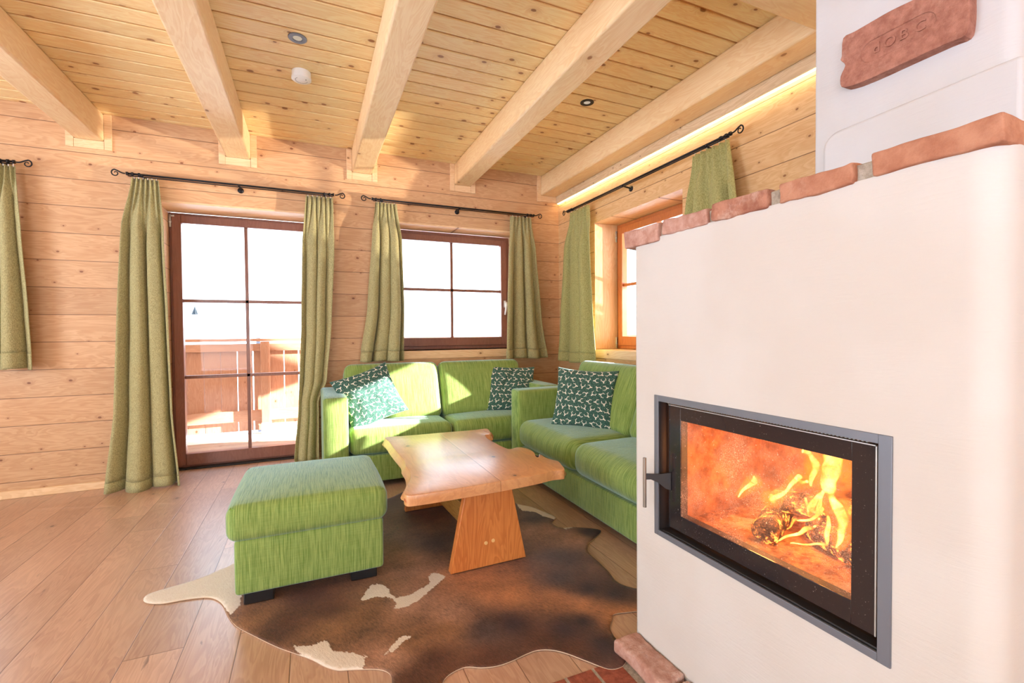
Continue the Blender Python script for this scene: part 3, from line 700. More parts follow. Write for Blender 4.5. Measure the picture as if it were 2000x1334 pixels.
def curtain(Lp, Rp, z0, z1, axis, nf, amp, seed, label, bend=.09, hem=.10, top_off=.085, phase=0.0, bot_push=.0, cat='curtain', group=None, ptop=None):
    nu, nz = 110, 56; vs = []; fs = []
    R_ = random.Random(seed); w1 = [R_.uniform(.7, 1.3) for _ in range(6)]
    ptop = ptop or nf*2
    def height_u(u):
        return z0 + .006*math.sin(u*9+seed)
    for j in range(nz+1):
        tv = j/nz
        for i in range(nu+1):
            u = i/nu
            zb = height_u(u); z = z1 + (zb-z1)*(tv**.9)
            d = (z1-z)/(z1-z0)
            a, b = lerp_poly(Lp, z), lerp_poly(Rp, z)
            uu = u + .035*math.sin(2*PI*u*w1[0]+seed)*math.sin(PI*u) + .012*math.sin(d*4+seed)*math.sin(PI*u)
            ph = 2*PI*nf*uu + phase + .5*math.sin(d*2.2*w1[1]+seed)
            big = math.sin(ph); big = math.copysign(abs(big)**.8, big)
            v1 = .8 + .35*math.sin(2*PI*u*1.7*w1[2]+seed*2)
            top = math.sin(2*PI*ptop*u + seed)
            k = min(1, max(0, (d-.015)/.22)); k = k*k*(3-2*k)
            off = top_off + (1-k)*top*.013 + k*amp*(.55+.75*d)*big*v1 + bot_push*d*d + k*.012
            lat = -k*(.35+.5*d)*amp*.62*math.cos(ph)*math.sin(PI*min(1, max(0, u)))**.35
            off += bot_push*d*d*0 + .006*mnoise.noise(Vector((u*6, z*2.2, seed)))
            off = max(off, .022)
            c = a + (b-a)*u + lat
            vs.append((c, -off, z) if axis == 'x' else (-off, c, z))
    for j in range(nz):
        for i in range(nu):
            q = j*(nu+1)+i; fs.append((q, q+1, q+nu+2, q+nu+1))
    # base point
    cx = (Lp[0][0]+Rp[0][0])/2
    t = thing('curtain', label, cat, (cx, -.09, z0) if axis == 'x' else (-.09, cx, z0), group)
    m = M['curtain'] if axis == 'x' else M['curtain_y']
    # body down to the hem seam, then hem as its own part
    jh = max(1, int(round(nz*(1-((hem/(z1-z0)))**1.0)**(1/.9))))
    jh = min(nz-2, jh)
    nb = (nu+1)
    body = MB(); body.add(vs[:(jh+1)*nb], [f for f in fs if max(f) < (jh+1)*nb])
    hemv = vs[jh*nb:]
    hv = []
    for (x, y, z) in hemv:
        hv.append((x, y-.0035, z) if axis == 'x' else (x-.0035, y, z))
    hf = []
    for j in range(nz-jh):
        for i in range(nu):
            q = j*nb+i; hf.append((q, q+1, q+nb+1, q+nb))
    o = body.build('cloth', m, t, smooth=True)
    md = o.modifiers.new('s', 'SOLIDIFY'); md.thickness = .0035
    h = MB().add(hv, hf).build('hem', m, t, smooth=True)
    md = h.modifiers.new('s', 'SOLIDIFY'); md.thickness = .005
    for i in range(ptop):
        hb = MB()
        u = (i+.5)/ptop
        a, b = lerp_poly(Lp, z1), lerp_poly(Rp, z1); c = a+(b-a)*u
        p = (c, -top_off, z1) if axis == 'x' else (-top_off, c, z1)
        hb.tube([(p[0], p[1], z1-.006), (p[0], p[1], z1+.012)], .0028, 6)
        hb.build('glider', M['white_plastic'], t)
    return t

def scroll(p0, d, up, size, r0=.0048):
    """wrought spiral finial starting at p0, going along unit vector d, curling towards up*s"""
    pts = []; rad = []
    d = Vector(d); u = Vector(up); p0 = Vector(p0); n = 46
    s = size
    # neck
    for k in range(10):
        t = k/9; pts.append(p0 + d*(s*.9*t) + u*(s*.30*math.sin(t*PI/2)**2 - s*.06*math.sin(t*PI))); rad.append(r0)
    c = pts[-1] - u*(s*.36)
    for k in range(1, n):
        t = k/n; th = PI/2 - t*2*PI*1.22; R_ = s*(.36*(1-t)**.75 + .05)
        cc = c + u*(0)
        pts.append(cc + d*(R_*math.cos(th)) + u*(R_*math.sin(th))); rad.append(r0*(1-.45*t))
    return pts, rad

def rod(axis, a0, a1, z, brackets, label, both=(True, True), off=.085, r=.0078, size=.062, flip=1):
    P = (lambda a, o, zz: (a, -o, zz)) if axis == 'x' else (lambda a, o, zz: (-o, a, zz))
    t = thing('curtain_rod', label, 'curtain rod', P((a0+a1)/2, off, z))
    mb = MB(); mb.tube([P(a0, off, z+.012), P(a1, off, z+.012)], r, 12); mb.build('rod', M['iron'], t, smooth=True)
    mb = MB(); mb.tube([P(a0+.005, off+.004, z-.004), P(a1-.005, off+.004, z-.004)], .0042, 10); mb.build('glider_rail', M['iron'], t, smooth=True)
    dv = Vector((1, 0, 0)) if axis == 'x' else Vector((0, 1, 0))
    for k, (a, sg) in enumerate(((a0, -1), (a1, 1))):
        if not both[k]: continue
        pts, rad = scroll(P(a+sg*.012, off, z+.012), dv*sg, (0, 0, 1), size)
        mb = MB(); mb.tube(pts, rad, 8); mb.build('scroll_finial', M['iron'], t, smooth=True)
        for q in (0, .03, .07):
            mb = MB(); mb.tube([P(a-sg*q-.006, off, z+.012), P(a-sg*q+.006, off, z+.012)], .0125, 12)
            mb.build('collar', M['iron'], t, smooth=True)
    for b in brackets:
        mb = MB()
        mb.tube([P(b, .0, z-.008), P(b, .008, z-.008)], .022, 20)
        mb.tube([P(b, .006, z-.006), P(b, off, z+.004)], .006, 10)
        mb.tube([P(b-.008, off, z+.008), P(b+.008, off, z+.008)], .0105, 12)
        mb.build('bracket', M['iron'], t, smooth=True)

ZR = 2.262
rod('x', -3.585, -2.20, ZR, (-3.50, -2.885, -2.27), 'black wrought iron curtain rod with scroll ends above the balcony door')
rod('x', -1.885, -.33, ZR, (-1.80, -1.10, -.40), 'black wrought iron curtain rod with scroll ends above the small window')
rod('y', -2.235, -.335, ZR+.005, (-2.05, -1.20, -.42), 'black wrought iron curtain rod with scroll ends on the right wall')
rod('x', -5.6, -4.19, ZR, (-4.26,), 'black wrought iron curtain rod at the left edge, only its scroll end showing', both=(False, True))

curtain(c1L, c1R, .006, 2.248, 'x', 3, .062, 1, 'long olive green curtain to the floor left of the balcony door', bot_push=.05, hem=.02, phase=.6)
curtain(c2L, c2R, .006, 2.246, 'x', 3, .050, 2, 'long olive green curtain right of the balcony door, behind the sofa arm', hem=.02, phase=2.0)
curtain(c3L, c3R, .866, 2.248, 'x', 3, .050, 3, 'short olive green curtain left of the small window, above the sofa back', phase=.2)
curtain(c4L, c4R, .85, 2.246, 'x', 3, .050, 4, 'short olive green curtain right of the small window, covering the wall before the corner', phase=1.0)
curtain(c5R, c5L, .82, 2.25, 'y', 3, .046, 5, 'short olive green curtain on the right wall next to the room corner', phase=2.2)
curtain([(-2.42, .82), (-2.30, 1.9), (-2.225, 2.25)], [(-1.66, .82), (-1.72, 1.3), (-1.87, 1.8), (-1.895, 1.9), (-1.935, 2.25)], .82, 2.25, 'y', 3, .044, 6, 'short olive green curtain partly hidden behind the brick topped fireplace', phase=.4)
curtain(c0L, c0R, .89, 2.248, 'x', 2, .060, 8, 'short olive green curtain cut off by the left edge of the photo', phase=1.2)

# ------------------------------------------------------------------ CEILING FITTINGS
def spot(x, y, label):
    t = thing('ceiling_spotlight', label, 'spotlight', (x, y, 2.7045), 'recessed ceiling spots')
    mb = MB(); n = 40; prof = [(.047, 2.7045), (.047, 2.701), (.045, 2.6995), (.026, 2.6995), (.0235, 2.7015), (.0225, 2.7045)]
    vs = [(x+r*math.cos(2*PI*k/n), y+r*math.sin(2*PI*k/n), z) for r, z in prof for k in range(n)]
    fs = [(i*n+k, i*n+(k+1) % n, (i+1)*n+(k+1) % n, (i+1)*n+k) for i in range(len(prof)-1) for k in range(n)]
    mb.add(vs, fs); mb.build('ring', M['steel'] if x < -1 else M['steel_dark'], t, smooth=True, autos=30)
    MB().cyl((x, y, 2.7025), .0222, .002, 32).build('lens', M['lamp_glow'], t)
spot(-2.433, -1.487, 'grey ringed recessed spotlight in the ceiling above the smoke detector')
spot(-.603, -1.489, 'dark ringed recessed spotlight in the ceiling between the two right beams')
t = thing('smoke_detector', 'round white smoke detector on the ceiling boards', 'smoke detector', (-2.42, -1.135, 2.7045))
MB().cyl((-2.42, -1.135, 2.672), .0535, .0325, 48).build('base', M['white_plastic'], t, smooth=True, autos=40)
mb = MB(); mb.tube([(-2.42, -1.135, 2.6715), (-2.42, -1.135, 2.660), (-2.42, -1.135, 2.656)], [.056, .056, .050], 48); mb.build('cover', M['white_plastic'], t, smooth=True, autos=40)
mb = MB()
for k in range(14):
    a = 2*PI*k/14*.6+.4; mb.box(-2.42+.034*math.cos(a)-.003, -2.42+.034*math.cos(a)+.003, -1.135+.034*math.sin(a)-.0012, -1.135+.034*math.sin(a)+.0012, 2.6553, 2.657)
mb.build('vent_slots', M['steel'], t)
MB().cyl((-2.395, -1.15, 2.6545), .003, .002, 12).build('indicator', M['black'], t)

# ------------------------------------------------------------------ SOFAS
def tiltx(a): return Matrix.Rotation(a, 3, 'X')
def sofa_back():
    t = thing('sofa', 'green two-seat sofa along the back wall under the small window', 'sofa', (-1.4, -.45, 0), 'matching green sofas')
    m = M['sofa']
    x0, x1, yf, yb = -2.325, -.475, -.862, -.115
    aw = .165
    MB().rbox((x0+aw/2, (yf+yb)/2, .355), (aw, yb-yf, .62), .022, 4, 6, (.004, .004, .004)).build('armrest', m, t, smooth=True)
    MB().rbox((x1-aw/2, (yf+yb)/2, .355), (aw, yb-yf, .62), .022, 4, 6, (.004, .004, .004)).build('armrest', m, t, smooth=True)
    MB().rbox(((x0+x1)/2, -.455, .14), (x1-x0-2*aw-.004, .79, .19), .015, 3, 6).build('base', m, t, smooth=True)
    MB().rbox(((x0+x1)/2, -.155, .43), (x1-x0-2*aw-.004, .07, .62), .015, 3, 6).build('back_panel', m, t, smooth=True)
    w = (x1-x0-2*aw)/2
    for k in range(2):
        cx = x0+aw+w*(k+.5)
        MB().rbox((cx, -.505, .335), (w-.006, .69, .19), .055, 6, 9, (.004, .012, .012)).build('seat_cushion', m, t, smooth=True)
        MB().rbox((cx, -.375, .615), (w-.008, .22, .475), .055, 6, 9, (.004, .028, .006), tiltx(-math.radians(20))).build('back_cushion', m, t, smooth=True)
    for (lx, ly) in ((x0+.09, yf+.09), (x1-.09, yf+.09), (x0+.09, yb-.09), (x1-.09, yb-.09)):
        MB().box(lx-.04, lx+.04, ly-.04, ly+.04, .0, .046).build('foot', M['black'], t, bevel=.003)
sofa_back()
def sofa_right():
    t = thing('sofa', 'green sofa along the right wall, partly hidden by the white fireplace', 'sofa', (-.5, -1.8, 0), 'matching green sofas')
    m = M['sofa_y']
    y1, y0, xf, xb = -.868, -2.80, -.935, -.05
    aw = .165
    MB().rbox(((xf+xb)/2, y1-aw/2, .35), (xb-xf, aw, .62), .022, 4, 6, (.004, .004, .004)).build('armrest', M['sofa'], t, smooth=True)
    MB().rbox(((xf+xb)/2, y0+aw/2, .35), (xb-xf, aw, .62), .022, 4, 6, (.004, .004, .004)).build('armrest', M['sofa'], t, smooth=True)
    MB().rbox((-.49, (y0+y1)/2, .14), (.87, y1-y0-2*aw-.004, .19), .015, 3, 6).build('base', m, t, smooth=True)
    MB().rbox((-.09, (y0+y1)/2, .43), (.07, y1-y0-2*aw-.004, .62), .015, 3, 6).build('back_panel', m, t, smooth=True)
    w = (y1-y0-2*aw)/2
    for k in range(2):
        cy = y1-aw-w*(k+.5)
        MB().rbox((-.555, cy, .34), (.80, w-.006, .20), .075, 7, 9, (.028, .004, .014)).build('seat_cushion', m, t, smooth=True)
        MB().rbox((-.375, cy, .625), (.22, w-.008, .485), .055, 6, 9, (.028, .004, .006), Matrix.Rotation(math.radians(20), 3, 'Y')).build('back_cushion', m, t, smooth=True)
    for (lx, ly) in ((xf+.09, y0+.09), (xf+.09, y1-.09), (xb-.09, y0+.09), (xb-.09, y1-.09)):
        MB().box(lx-.04, lx+.04, ly-.04, ly+.04, 0, .046).build('foot', M['black'], t, bevel=.003)
sofa_right()

# ottoman
t = thing('ottoman', 'green upholstered ottoman with black feet, standing on the cowhide', 'ottoman', (-2.4, -1.83, .012))
MB().rbox((-2.398, -1.83, .170), (.582, .612, .225), .016, 4, 6, (.003, .003, 0)).build('base', M['sofa'], t, smooth=True)
MB().rbox((-2.402, -1.826, .348), (.628, .648, .148), .042, 7, 12, (.010, .010, .020)).build('cushion', M['sofa'], t, smooth=True)
mb = MB(); pts = []
for (ax_, ay_) in ((-2.700, -2.132), (-2.105, -2.132), (-2.105, -1.52), (-2.700, -1.52), (-2.700, -2.132)):
    pts.append((ax_, ay_, .4115))
mb.tube([pts[0], pts[1], pts[2], pts[3], pts[4]], .0022, 6); mb.build('seam', M['cord'], t, smooth=True)
for (lx, ly) in ((-2.605, -2.075), (-2.19, -2.065), (-2.605, -1.585), (-2.19, -1.585)):
    MB().box(lx-.055, lx+.055, ly-.045, ly+.045, .010, .062).build('foot', M['black'], t, bevel=.004)

# ------------------------------------------------------------------ PILLOWS
def pillow(c, w, h, th, Mx, seed, label, crease=0, fold=None):
    n = 72; vs = []; uvs = []; fs = []
    for side in (1, -1):
        for j in range(n+1):
            for i in range(n+1):
                u = -1+2*i/n; v = -1+2*j/n
                e = ((1-u*u)*(1-v*v))
                t_ = th*.5*max(e, 0)**.42
                x = w/2*u*(1-.085*(1-v*v)); y = h/2*v*(1-.085*(1-u*u))
                wr = .010*mnoise.noise(Vector((u*2.2+seed, v*2.2, side*3.1))) + .004*mnoise.noise(Vector((u*6+seed, v*6, side)))
                t_ += wr*max(e, 0)**.3
                if crease and side == 1:
                    q = abs(u*.85 - (v-1)*.5 - .25); t_ -= crease*math.exp(-(q/.09)**2)*max(0, (v+.3)/1.3)*max(e, 0)**.2
                    y -= 0
                if fold: x, y, t_ = fold(u, v, x, y, t_, side)
                p = Mx @ Vector((x, -side*t_, y)) + Vector(c)
                vs.append(p); uvs.append(((u+1)/2 + (0 if side == 1 else .37), (v+1)/2))
    N = (n+1)**2
    for s_ in range(2):
        for j in range(n):
            for i in range(n):
                q = s_*N + j*(n+1)+i; f = (q, q+1, q+n+2, q+n+1); fs.append(f if s_ == 0 else f[::-1])
    me = bpy.data.meshes.new('pillow'); me.from_pydata([tuple(Vector(p)-Vector(c)) for p in vs], [], fs)
    ul = me.uv_layers.new(name='UVMap')
    for l in me.loops: ul.data[l.index].uv = uvs[l.vertex_index]
    bm = bmesh.new(); bm.from_mesh(me); bmesh.ops.remove_doubles(bm, verts=bm.verts, dist=.0004); bmesh.ops.recalc_face_normals(bm, faces=bm.faces); bm.to_mesh(me); bm.free()
    for p in me.polygons: p.use_smooth = True
    me.materials.append(M['pillow'])
    o = bpy.data.objects.new('throw_pillow', me); o.location = c; link(o)
    tag(o, label, 'pillow', 'dark green stag print pillows')
def rotm(yaw, tilt, roll):
    return Matrix.Rotation(math.radians(yaw), 3, 'Z') @ Matrix.Rotation(math.radians(tilt), 3, 'X') @ Matrix.Rotation(math.radians(roll), 3, 'Y')
pillow((-1.985, -.60, .630), .45, .43, .13, rotm(4, -24, -19), 1.3, 'dark green stag print pillow leaning on the left sofa armrest in the sun')
pillow((-.80, -.52, .612), .47, .42, .13, rotm(-15, -22, 3), 4.7, 'dark green stag print pillow with a pinched top, right end of the back sofa', crease=.035)
pillow((-.625, -1.47, .636), .455, .43, .14, rotm(-50, -16, 2), 8.1, 'dark green stag print pillow on the right sofa beside its armrest')

# ------------------------------------------------------------------ TABLE
def smooth_poly(P, k=4):
    n = len(P); out = []
    for i in range(n):
        p0, p1, p2, p3 = P[i-1], P[i], P[(i+1) % n], P[(i+2) % n]
        for j in range(k):
            t_ = j/k
            q = [0.5*((2*p1[a]) + (-p0[a]+p2[a])*t_ + (2*p0[a]-5*p1[a]+4*p2[a]-p3[a])*t_*t_ + (-p0[a]+3*p1[a]-3*p2[a]+p3[a])*t_**3) for a in (0, 1)]
            out.append(tuple(q))
    return out
def poly_area(P): return sum(P[i][0]*P[(i+1) % len(P)][1]-P[(i+1) % len(P)][0]*P[i][1] for i in range(len(P)))/2
def offset_poly(P, d):
    n = len(P); s = 1 if poly_area(P) > 0 else -1; out = []
    for i in range(n):
        a = Vector(P[i-1]); b = Vector(P[(i+1) % n]); t_ = (b-a).normalized(); nr = Vector((t_.y, -t_.x))*s
        dd = d(i, P[i]) if callable(d) else d
        out.append((P[i][0]+nr.x*dd, P[i][1]+nr.y*dd))
    return out
TT = smooth_poly(TABLE, 3)
t = thing('coffee_table', 'live edge wooden coffee table on trapezoid plank legs', 'coffee table', (-1.66, -1.82, .01))
def side_off(k):
    def f(i, p):
        left = p[0] < -1.93 and -2.28 < p[1] < -1.22
        right = p[0] > -1.40 and -2.26 < p[1] < -1.26
        if left: return k
        if right: return k*.8
        return 0.0
    return f
rings = [(offset_poly(TT, -.006), .4400), (offset_poly(TT, -.0015), .4385), (TT, .4350), (offset_poly(offset_poly(TT, side_off(.010)), 0), .418), (offset_poly(TT, side_off(.020)), .402), (offset_poly(TT, side_off(.016)), .394), (offset_poly(TT, lambda i, p: side_off(.012)(i, p)-.008), .3905)]
vs = []; fs = []; n = len(TT)
for R_, z in rings:
    vs += [(p[0], p[1], z + .0) for p in R_]
for k in range(len(rings)-1):
    for i in range(n): fs.append((k*n+i, k*n+(i+1) % n, (k+1)*n+(i+1) % n, (k+1)*n+i))
top = delaunay_2d_cdt([Vector(p) for p in rings[0][0]], [(i, (i+1) % n) for i in range(n)], [], 1, 1e-6)
def capfaces(cdt, z, base):
    o_ = []; 
    for p in cdt[0]: vs.append((p[0], p[1], z))
    for f in cdt[2]: o_.append(tuple(base+k for k in f))
    return o_
fs += capfaces(top, .44, len(vs))
botm = delaunay_2d_cdt([Vector(p) for p in rings[-1][0]], [(i, (i+1) % n) for i in range(n)], [], 1, 1e-6)
fs += capfaces(botm, .3905, len(vs))
o = MB().add(vs, fs).build('table_top', M['table_top'], t, smooth=True, autos=45)
bm = bmesh.new(); bm.from_mesh(o.data); bmesh.ops.remove_doubles(bm, verts=bm.verts, dist=.0003); bmesh.ops.recalc_face_normals(bm, faces=bm.faces); bm.to_mesh(o.data); bm.free()
o.data.set_sharp_from_angle(angle=math.radians(40))
def blob(c, s, seed, name, mat, parent):
    bm = bmesh.new(); bmesh.ops.create_icosphere(bm, subdivisions=4, radius=1)
    for v in bm.verts:
        k = 1 + .35*mnoise.noise(v.co*1.6+Vector((seed, 0, 0))) + .22*mnoise.noise(v.co*4+Vector((seed, 5, 0)))
        v.co = Vector((v.co.x*s[0]*k, v.co.y*s[1]*k, v.co.z*s[2]*k)) + Vector(c) - wloc(parent)
    me = bpy.data.meshes.new(name); bm.to_mesh(me); bm.free()
    for p in me.polygons: p.use_smooth = True
    me.materials.append(mat); o = bpy.data.objects.new(name, me); link(o, parent); return o
blob((-1.272, -2.035, .424), (.016, .045, .017), 2, 'bark', M['bark'], t)['label'] = 'dark bark pocket in the edge'
blob((-1.315, -1.33, .416), (.035, .085, .024), 9, 'burl', M['burl'], t)['label'] = 'reddish burl at the far corner'
blob((-2.025, -2.325, .416), (.020, .020, .020), 5, 'burl', M['burl'], t)
# knots cracks as thin dark inlays in the slab top
def leg_board(xc, yc, hb, ht, th, ang):
    R_ = Matrix.Rotation(math.radians(ang), 3, 'Z')
    mb = MB(); z0, z1 = .011, .3895
    L = []
    for yy in (-th/2, th/2):
        for (x, z) in ((-hb, z0), (hb, z0), (ht, z1), (-ht, z1)):
            p = R_ @ Vector((x, yy, z)); L.append((p.x+xc, p.y+yc, p.z))
    mb.add(L, [(0,1,2,3), (7,6,5,4), (0,4,5,1), (1,5,6,2), (2,6,7,3), (3,7,4,0)])
    return mb
leg_board(-1.637, -2.214, .191, .113, .040, 1.3).build('leg', M['table_leg'], t, bevel=.003)
leg_board(-1.687, -1.385, .191, .113, .040, 1.3).build('leg', M['table_leg'], t, bevel=.003)
mb = MB(); a, b = Vector((-1.640, -2.198, 0)), Vector((-1.685, -1.402, 0)); w = .03
mb.add([(a.x-w, a.y, .098), (a.x+w, a.y, .098), (b.x+w, b.y, .098), (b.x-w, b.y, .098), (a.x-w, a.y, .215), (a.x+w, a.y, .215), (b.x+w, b.y, .215), (b.x-w, b.y, .215)],
       [(0,3,2,1), (4,5,6,7), (0,1,5,4), (1,2,6,5), (2,3,7,6), (3,0,4,7)])
mb.build('stretcher', M['stretch'], t, bevel=.003)
for (dx, dz) in ((-1.655, .122), (-1.619, .127)):
    MB().cyl((dx, -2.2375, dz), .0085, .008, 20, 'y').build('dowel', M['dowel'], t, bevel=.001, label='pale round dowel')

# ------------------------------------------------------------------ COWHIDE
HP = smooth_poly(HIDE, 4)
HPa = np.array(HP)
def inside(P, pts):
    P = np.asarray(P); x, y = pts[:, 0], pts[:, 1]; r = np.zeros(len(pts), bool); n = len(P); j = n-1
    for i in range(n):
        xi, yi, xj, yj = P[i][0], P[i][1], P[j][0], P[j][1]
        c = ((yi > y) != (yj > y)) & (x < (xj-xi)*(y-yi)/(yj-yi+1e-12)+xi); r ^= c; j = i
    return r
def seg_dist(P, pts):
    P = np.asarray(P); d = np.full(len(pts), 1e9)
    for i in range(len(P)):
        a = P[i-1]; b = P[i]; ab = b-a; t_ = np.clip(((pts-a)@ab)/(ab@ab+1e-12), 0, 1)
        d = np.minimum(d, np.linalg.norm(pts-(a+t_[:, None]*ab), axis=1))
    return d
g = .0135
gx, gy = np.meshgrid(np.arange(HPa[:, 0].min(), HPa[:, 0].max(), g), np.arange(HPa[:, 1].min(), HPa[:, 1].max(), g))
pts = np.stack([gx.ravel(), gy.ravel()], 1); pts += rng.uniform(-.003, .003, pts.shape)
pts = pts[inside(HP, pts)]; pts = pts[seg_dist(HP, pts) > .007]
# no piece of hide lies under the masonry or the sofas' feet
allp = [Vector(p) for p in HP] + [Vector((float(a), float(b))) for a, b in pts]
nH = len(HP)
cdt = delaunay_2d_cdt(allp, [(i, (i+1) % nH) for i in range(nH)], [], 1, 1e-6)
V2 = np.array([(p[0], p[1]) for p in cdt[0]])
ed = seg_dist(HP, V2)
hz_ = np.array([.0072 + .0014*mnoise.noise(Vector((p[0]*5, p[1]*5, 0))) for p in V2]) - .002*np.exp(-(ed/.012)**2)
RGB = {'m': lin(132,92,62), 'dk': lin(84,50,36), 'l': lin(160,118,94), 'o': lin(166,110,72), 'k': lin(82,64,62), 'kk': lin(50,36,42)}
B = np.array([(b[0], b[1]) for b in BL]); C3 = np.array([RGB[b[2]] for b in BL])
dm = np.linalg.norm(V2[:, None, :]-B[None], axis=2)
wt = 1/(dm+.02)**3.2
colr = (wt[:, :, None]*C3[None]).sum(1)/wt.sum(1)[:, None]
white = np.zeros(len(V2))
for Wp in (W0, W1, W2H, W3H, W4, W5):
    ins = inside(Wp, V2); d = seg_dist(Wp, V2); sd = np.where(ins, d, -d)
    white = np.maximum(white, np.clip(.5+sd/.030, 0, 1))
me = bpy.data.meshes.new('cowhide_rug')
fs = [tuple(f) for f in cdt[2]]
nV = len(V2)
me.from_pydata([(float(a), float(b), float(c)) for (a, b), c in zip(V2, hz_)], [], fs)
bm = bmesh.new(); bm.from_mesh(me); bmesh.ops.recalc_face_normals(bm, faces=bm.faces)
if sum(f.normal.z for f in bm.faces) < 0: bmesh.ops.reverse_faces(bm, faces=bm.faces)
bm.to_mesh(me); bm.free()
me.color_attributes.new('hidecol', 'FLOAT_COLOR', 'POINT'); me.attributes.new('white', 'FLOAT', 'POINT')
me.attributes['hidecol'].data.foreach_set('color', np.concatenate([colr, np.ones((nV, 1))], 1).astype(np.float32).ravel())
me.attributes['white'].data.foreach_set('value', white.astype(np.float32))
for p in me.polygons: p.use_smooth = True
me.materials.append(M['hide']); me.materials.append(M['hide_edge'])
rug = bpy.data.objects.new('cowhide_rug', me); link(rug)
md = rug.modifiers.new('s', 'SOLIDIFY'); md.thickness = .004; md.offset = -1; md.material_offset_rim = 1
tag(rug, 'brown and black cowhide rug with white patches under the table', 'rug')

# ================================================================== FIREPLACE
FX, YL, YR, TOP = -1.35, -2.937, -3.885, 1.416
fp = thing('fireplace', 'white plastered fireplace with burning stove window and red brick cap', 'fireplace', (-.9, -3.4, 0))
y0c, y1c, z0c, z1c = -3.712, -3.060, .452, .884       # opening
mb = MB()
mb.box(FX, -.36, y1c, YL-.015, 0, TOP)
mb.prism([(FX, YL-.015), (FX+.005, YL-.005), (FX+.015, YL), (-.36, YL), (-.36, YL-.015)], 0, TOP, 'z')
mb.box(FX, -.36, y0c, y1c, 0, z0c); mb.box(FX, -.36, y0c, y1c, z1c, TOP); mb.box(-.86, -.36, y0c, y1c, z0c, z1c)
r = .05; arc = [(FX+r-r*math.cos(a), YR+r-r*math.sin(a)) for a in np.linspace(0, PI/2, 12)]
mb.prism([(FX, y0c)] + arc + [(-.36, YR), (-.36, y0c)], 0, TOP, 'z')
mb.build('plaster_body', M['plaster'], fp, smooth=True, autos=38)

def rough_brick(x0, x1, y0, y1, z0, z1, seed, name, mat, parent, amp=.004, r=.006):
    mb = MB(); mb.rbox((0, 0, 0), (x1-x0, y1-y0, z1-z0), r, 3, 18, (0, 0, 0))
    c = Vector(((x0+x1)/2, (y0+y1)/2, (z0+z1)/2)); vs = []
    for p in mb.v:
        p = Vector(p); q = p + c
        d = Vector([mnoise.noise(q*9+Vector((seed, k*7, 0)))*amp*1.3 + mnoise.noise(q*34+Vector((seed, k*7, 3)))*amp*.6 for k in range(3)])
        vs.append(q+d)
    mb.v = [tuple(v) for v in vs]
    return mb.build(name, mat, parent, smooth=True)
MB().box(FX+.006, -.40, YR+.03, YL-.002, TOP-.02, TOP+.036).build('mortar', M['mortar'], fp, bevel=.004)
cap = [(-2.893, -3.070, 1.404, 1.462, 'brick2'), (-3.088, -3.268, 1.415, 1.460, 'brick2'), (-3.289, -3.462, 1.413, 1.462, 'brick'), (-3.492, -3.655, 1.412, 1.460, 'brick4'), (-3.690, -3.885, 1.414, 1.462, 'brick4')]
for i, (a, b, c_, d_, m) in enumerate(cap):
    rough_brick(FX-.010, FX+(.12 if i < 4 else .23), b, a, c_, d_, i*3.7, 'cap_brick', M[m], fp, amp=.0055 if i < 4 else .003)
for k in range(3):
    rough_brick(FX+.25+k*.24, FX+.25+k*.24+.22, YR-.006, YR+.115, 1.414, 1.461, 30+k, 'cap_brick', M['brick4'], fp, .002)
for k in range(3):
    rough_brick(FX+.135+k*.24, FX+.135+k*.24+.22, YL-.11, YL+.03, 1.410, 1.461, 40+k, 'cap_brick', M['brick2'], fp, .002)
# plinth bricks
for k in range(4):
    a = -2.952 - k*.245
    rough_brick(-1.452, -1.353, a-.232, a, .004, .052, 50+k, 'plinth_brick', M['brick2'], fp, .006, .012)
# chimney
rc = .022
def rr(x0, x1, y0, y1, ra, rb):
    P = [(x1, y1)]
    P += [(x0+ra-ra*math.sin(a), y1-ra+ra*math.cos(a)) for a in np.linspace(0, PI/2, 8)]
    P += [(x0+rb-rb*math.cos(a), y0+rb-rb*math.sin(a)) for a in np.linspace(0, PI/2, 8)]
    P += [(x1, y0)]
    return P
MB().prism(rr(-.9, -.40, -3.742, -3.272, .012, .035), TOP+.03, 2.7044, 'z').build('chimney', M['plaster_c'], fp, smooth=True, autos=38)
P = [(-3.76, 1.44), (-3.76, 1.722), (-3.38, 1.712)]
P += [(-3.36-.048*math.sin(a), 1.664+.048*math.cos(a)) for a in np.linspace(0, PI/2, 10)] + [(-3.408+.096-.0, 1.44)]
P = [(-3.755, 1.44), (-3.755, 1.724), (-3.362, 1.712)] + [(-3.362+.048*math.sin(a), 1.664+.048*math.cos(a)) for a in np.linspace(0.15, PI/2, 9)] + [(-3.314, 1.44)]
MB().prism(P, -.922, -.895, 'x').build('plaster_ledge', M['plaster_c'], fp, bevel=.009, seg=3)
# stamped brick
SP = smooth_poly(STAMP, 3)
base = MB().prism(SP, -.934, -.893, 'x').build('tmp', M['brick3'], fp)
n = 26; cy, cz, hl, hr = -3.515, 1.893, .058, .029
st = [(cy-hl-hr*math.sin(a), cz+hr*math.cos(a)) for a in np.linspace(0, PI, 14)] + [(cy+hl+hr*math.sin(a), cz-hr*math.cos(a)) for a in np.linspace(0, PI, 14)]
cut = MB().prism(st, -.95, -.9305, 'x').build('cut', None, fp)
bm_ = base.modifiers.new('b', 'BOOLEAN'); bm_.operation = 'DIFFERENCE'; bm_.object = cut; bm_.solver = 'EXACT'
bpy.context.view_layer.update()
dg = bpy.context.evaluated_depsgraph_get()
me = bpy.data.meshes.new_from_object(base.evaluated_get(dg)); me.name = 'stamped_brick'
sb = bpy.data.objects.new('stamped_brick', me); link(sb, fp)
for o in (base, cut): bpy.data.objects.remove(o)
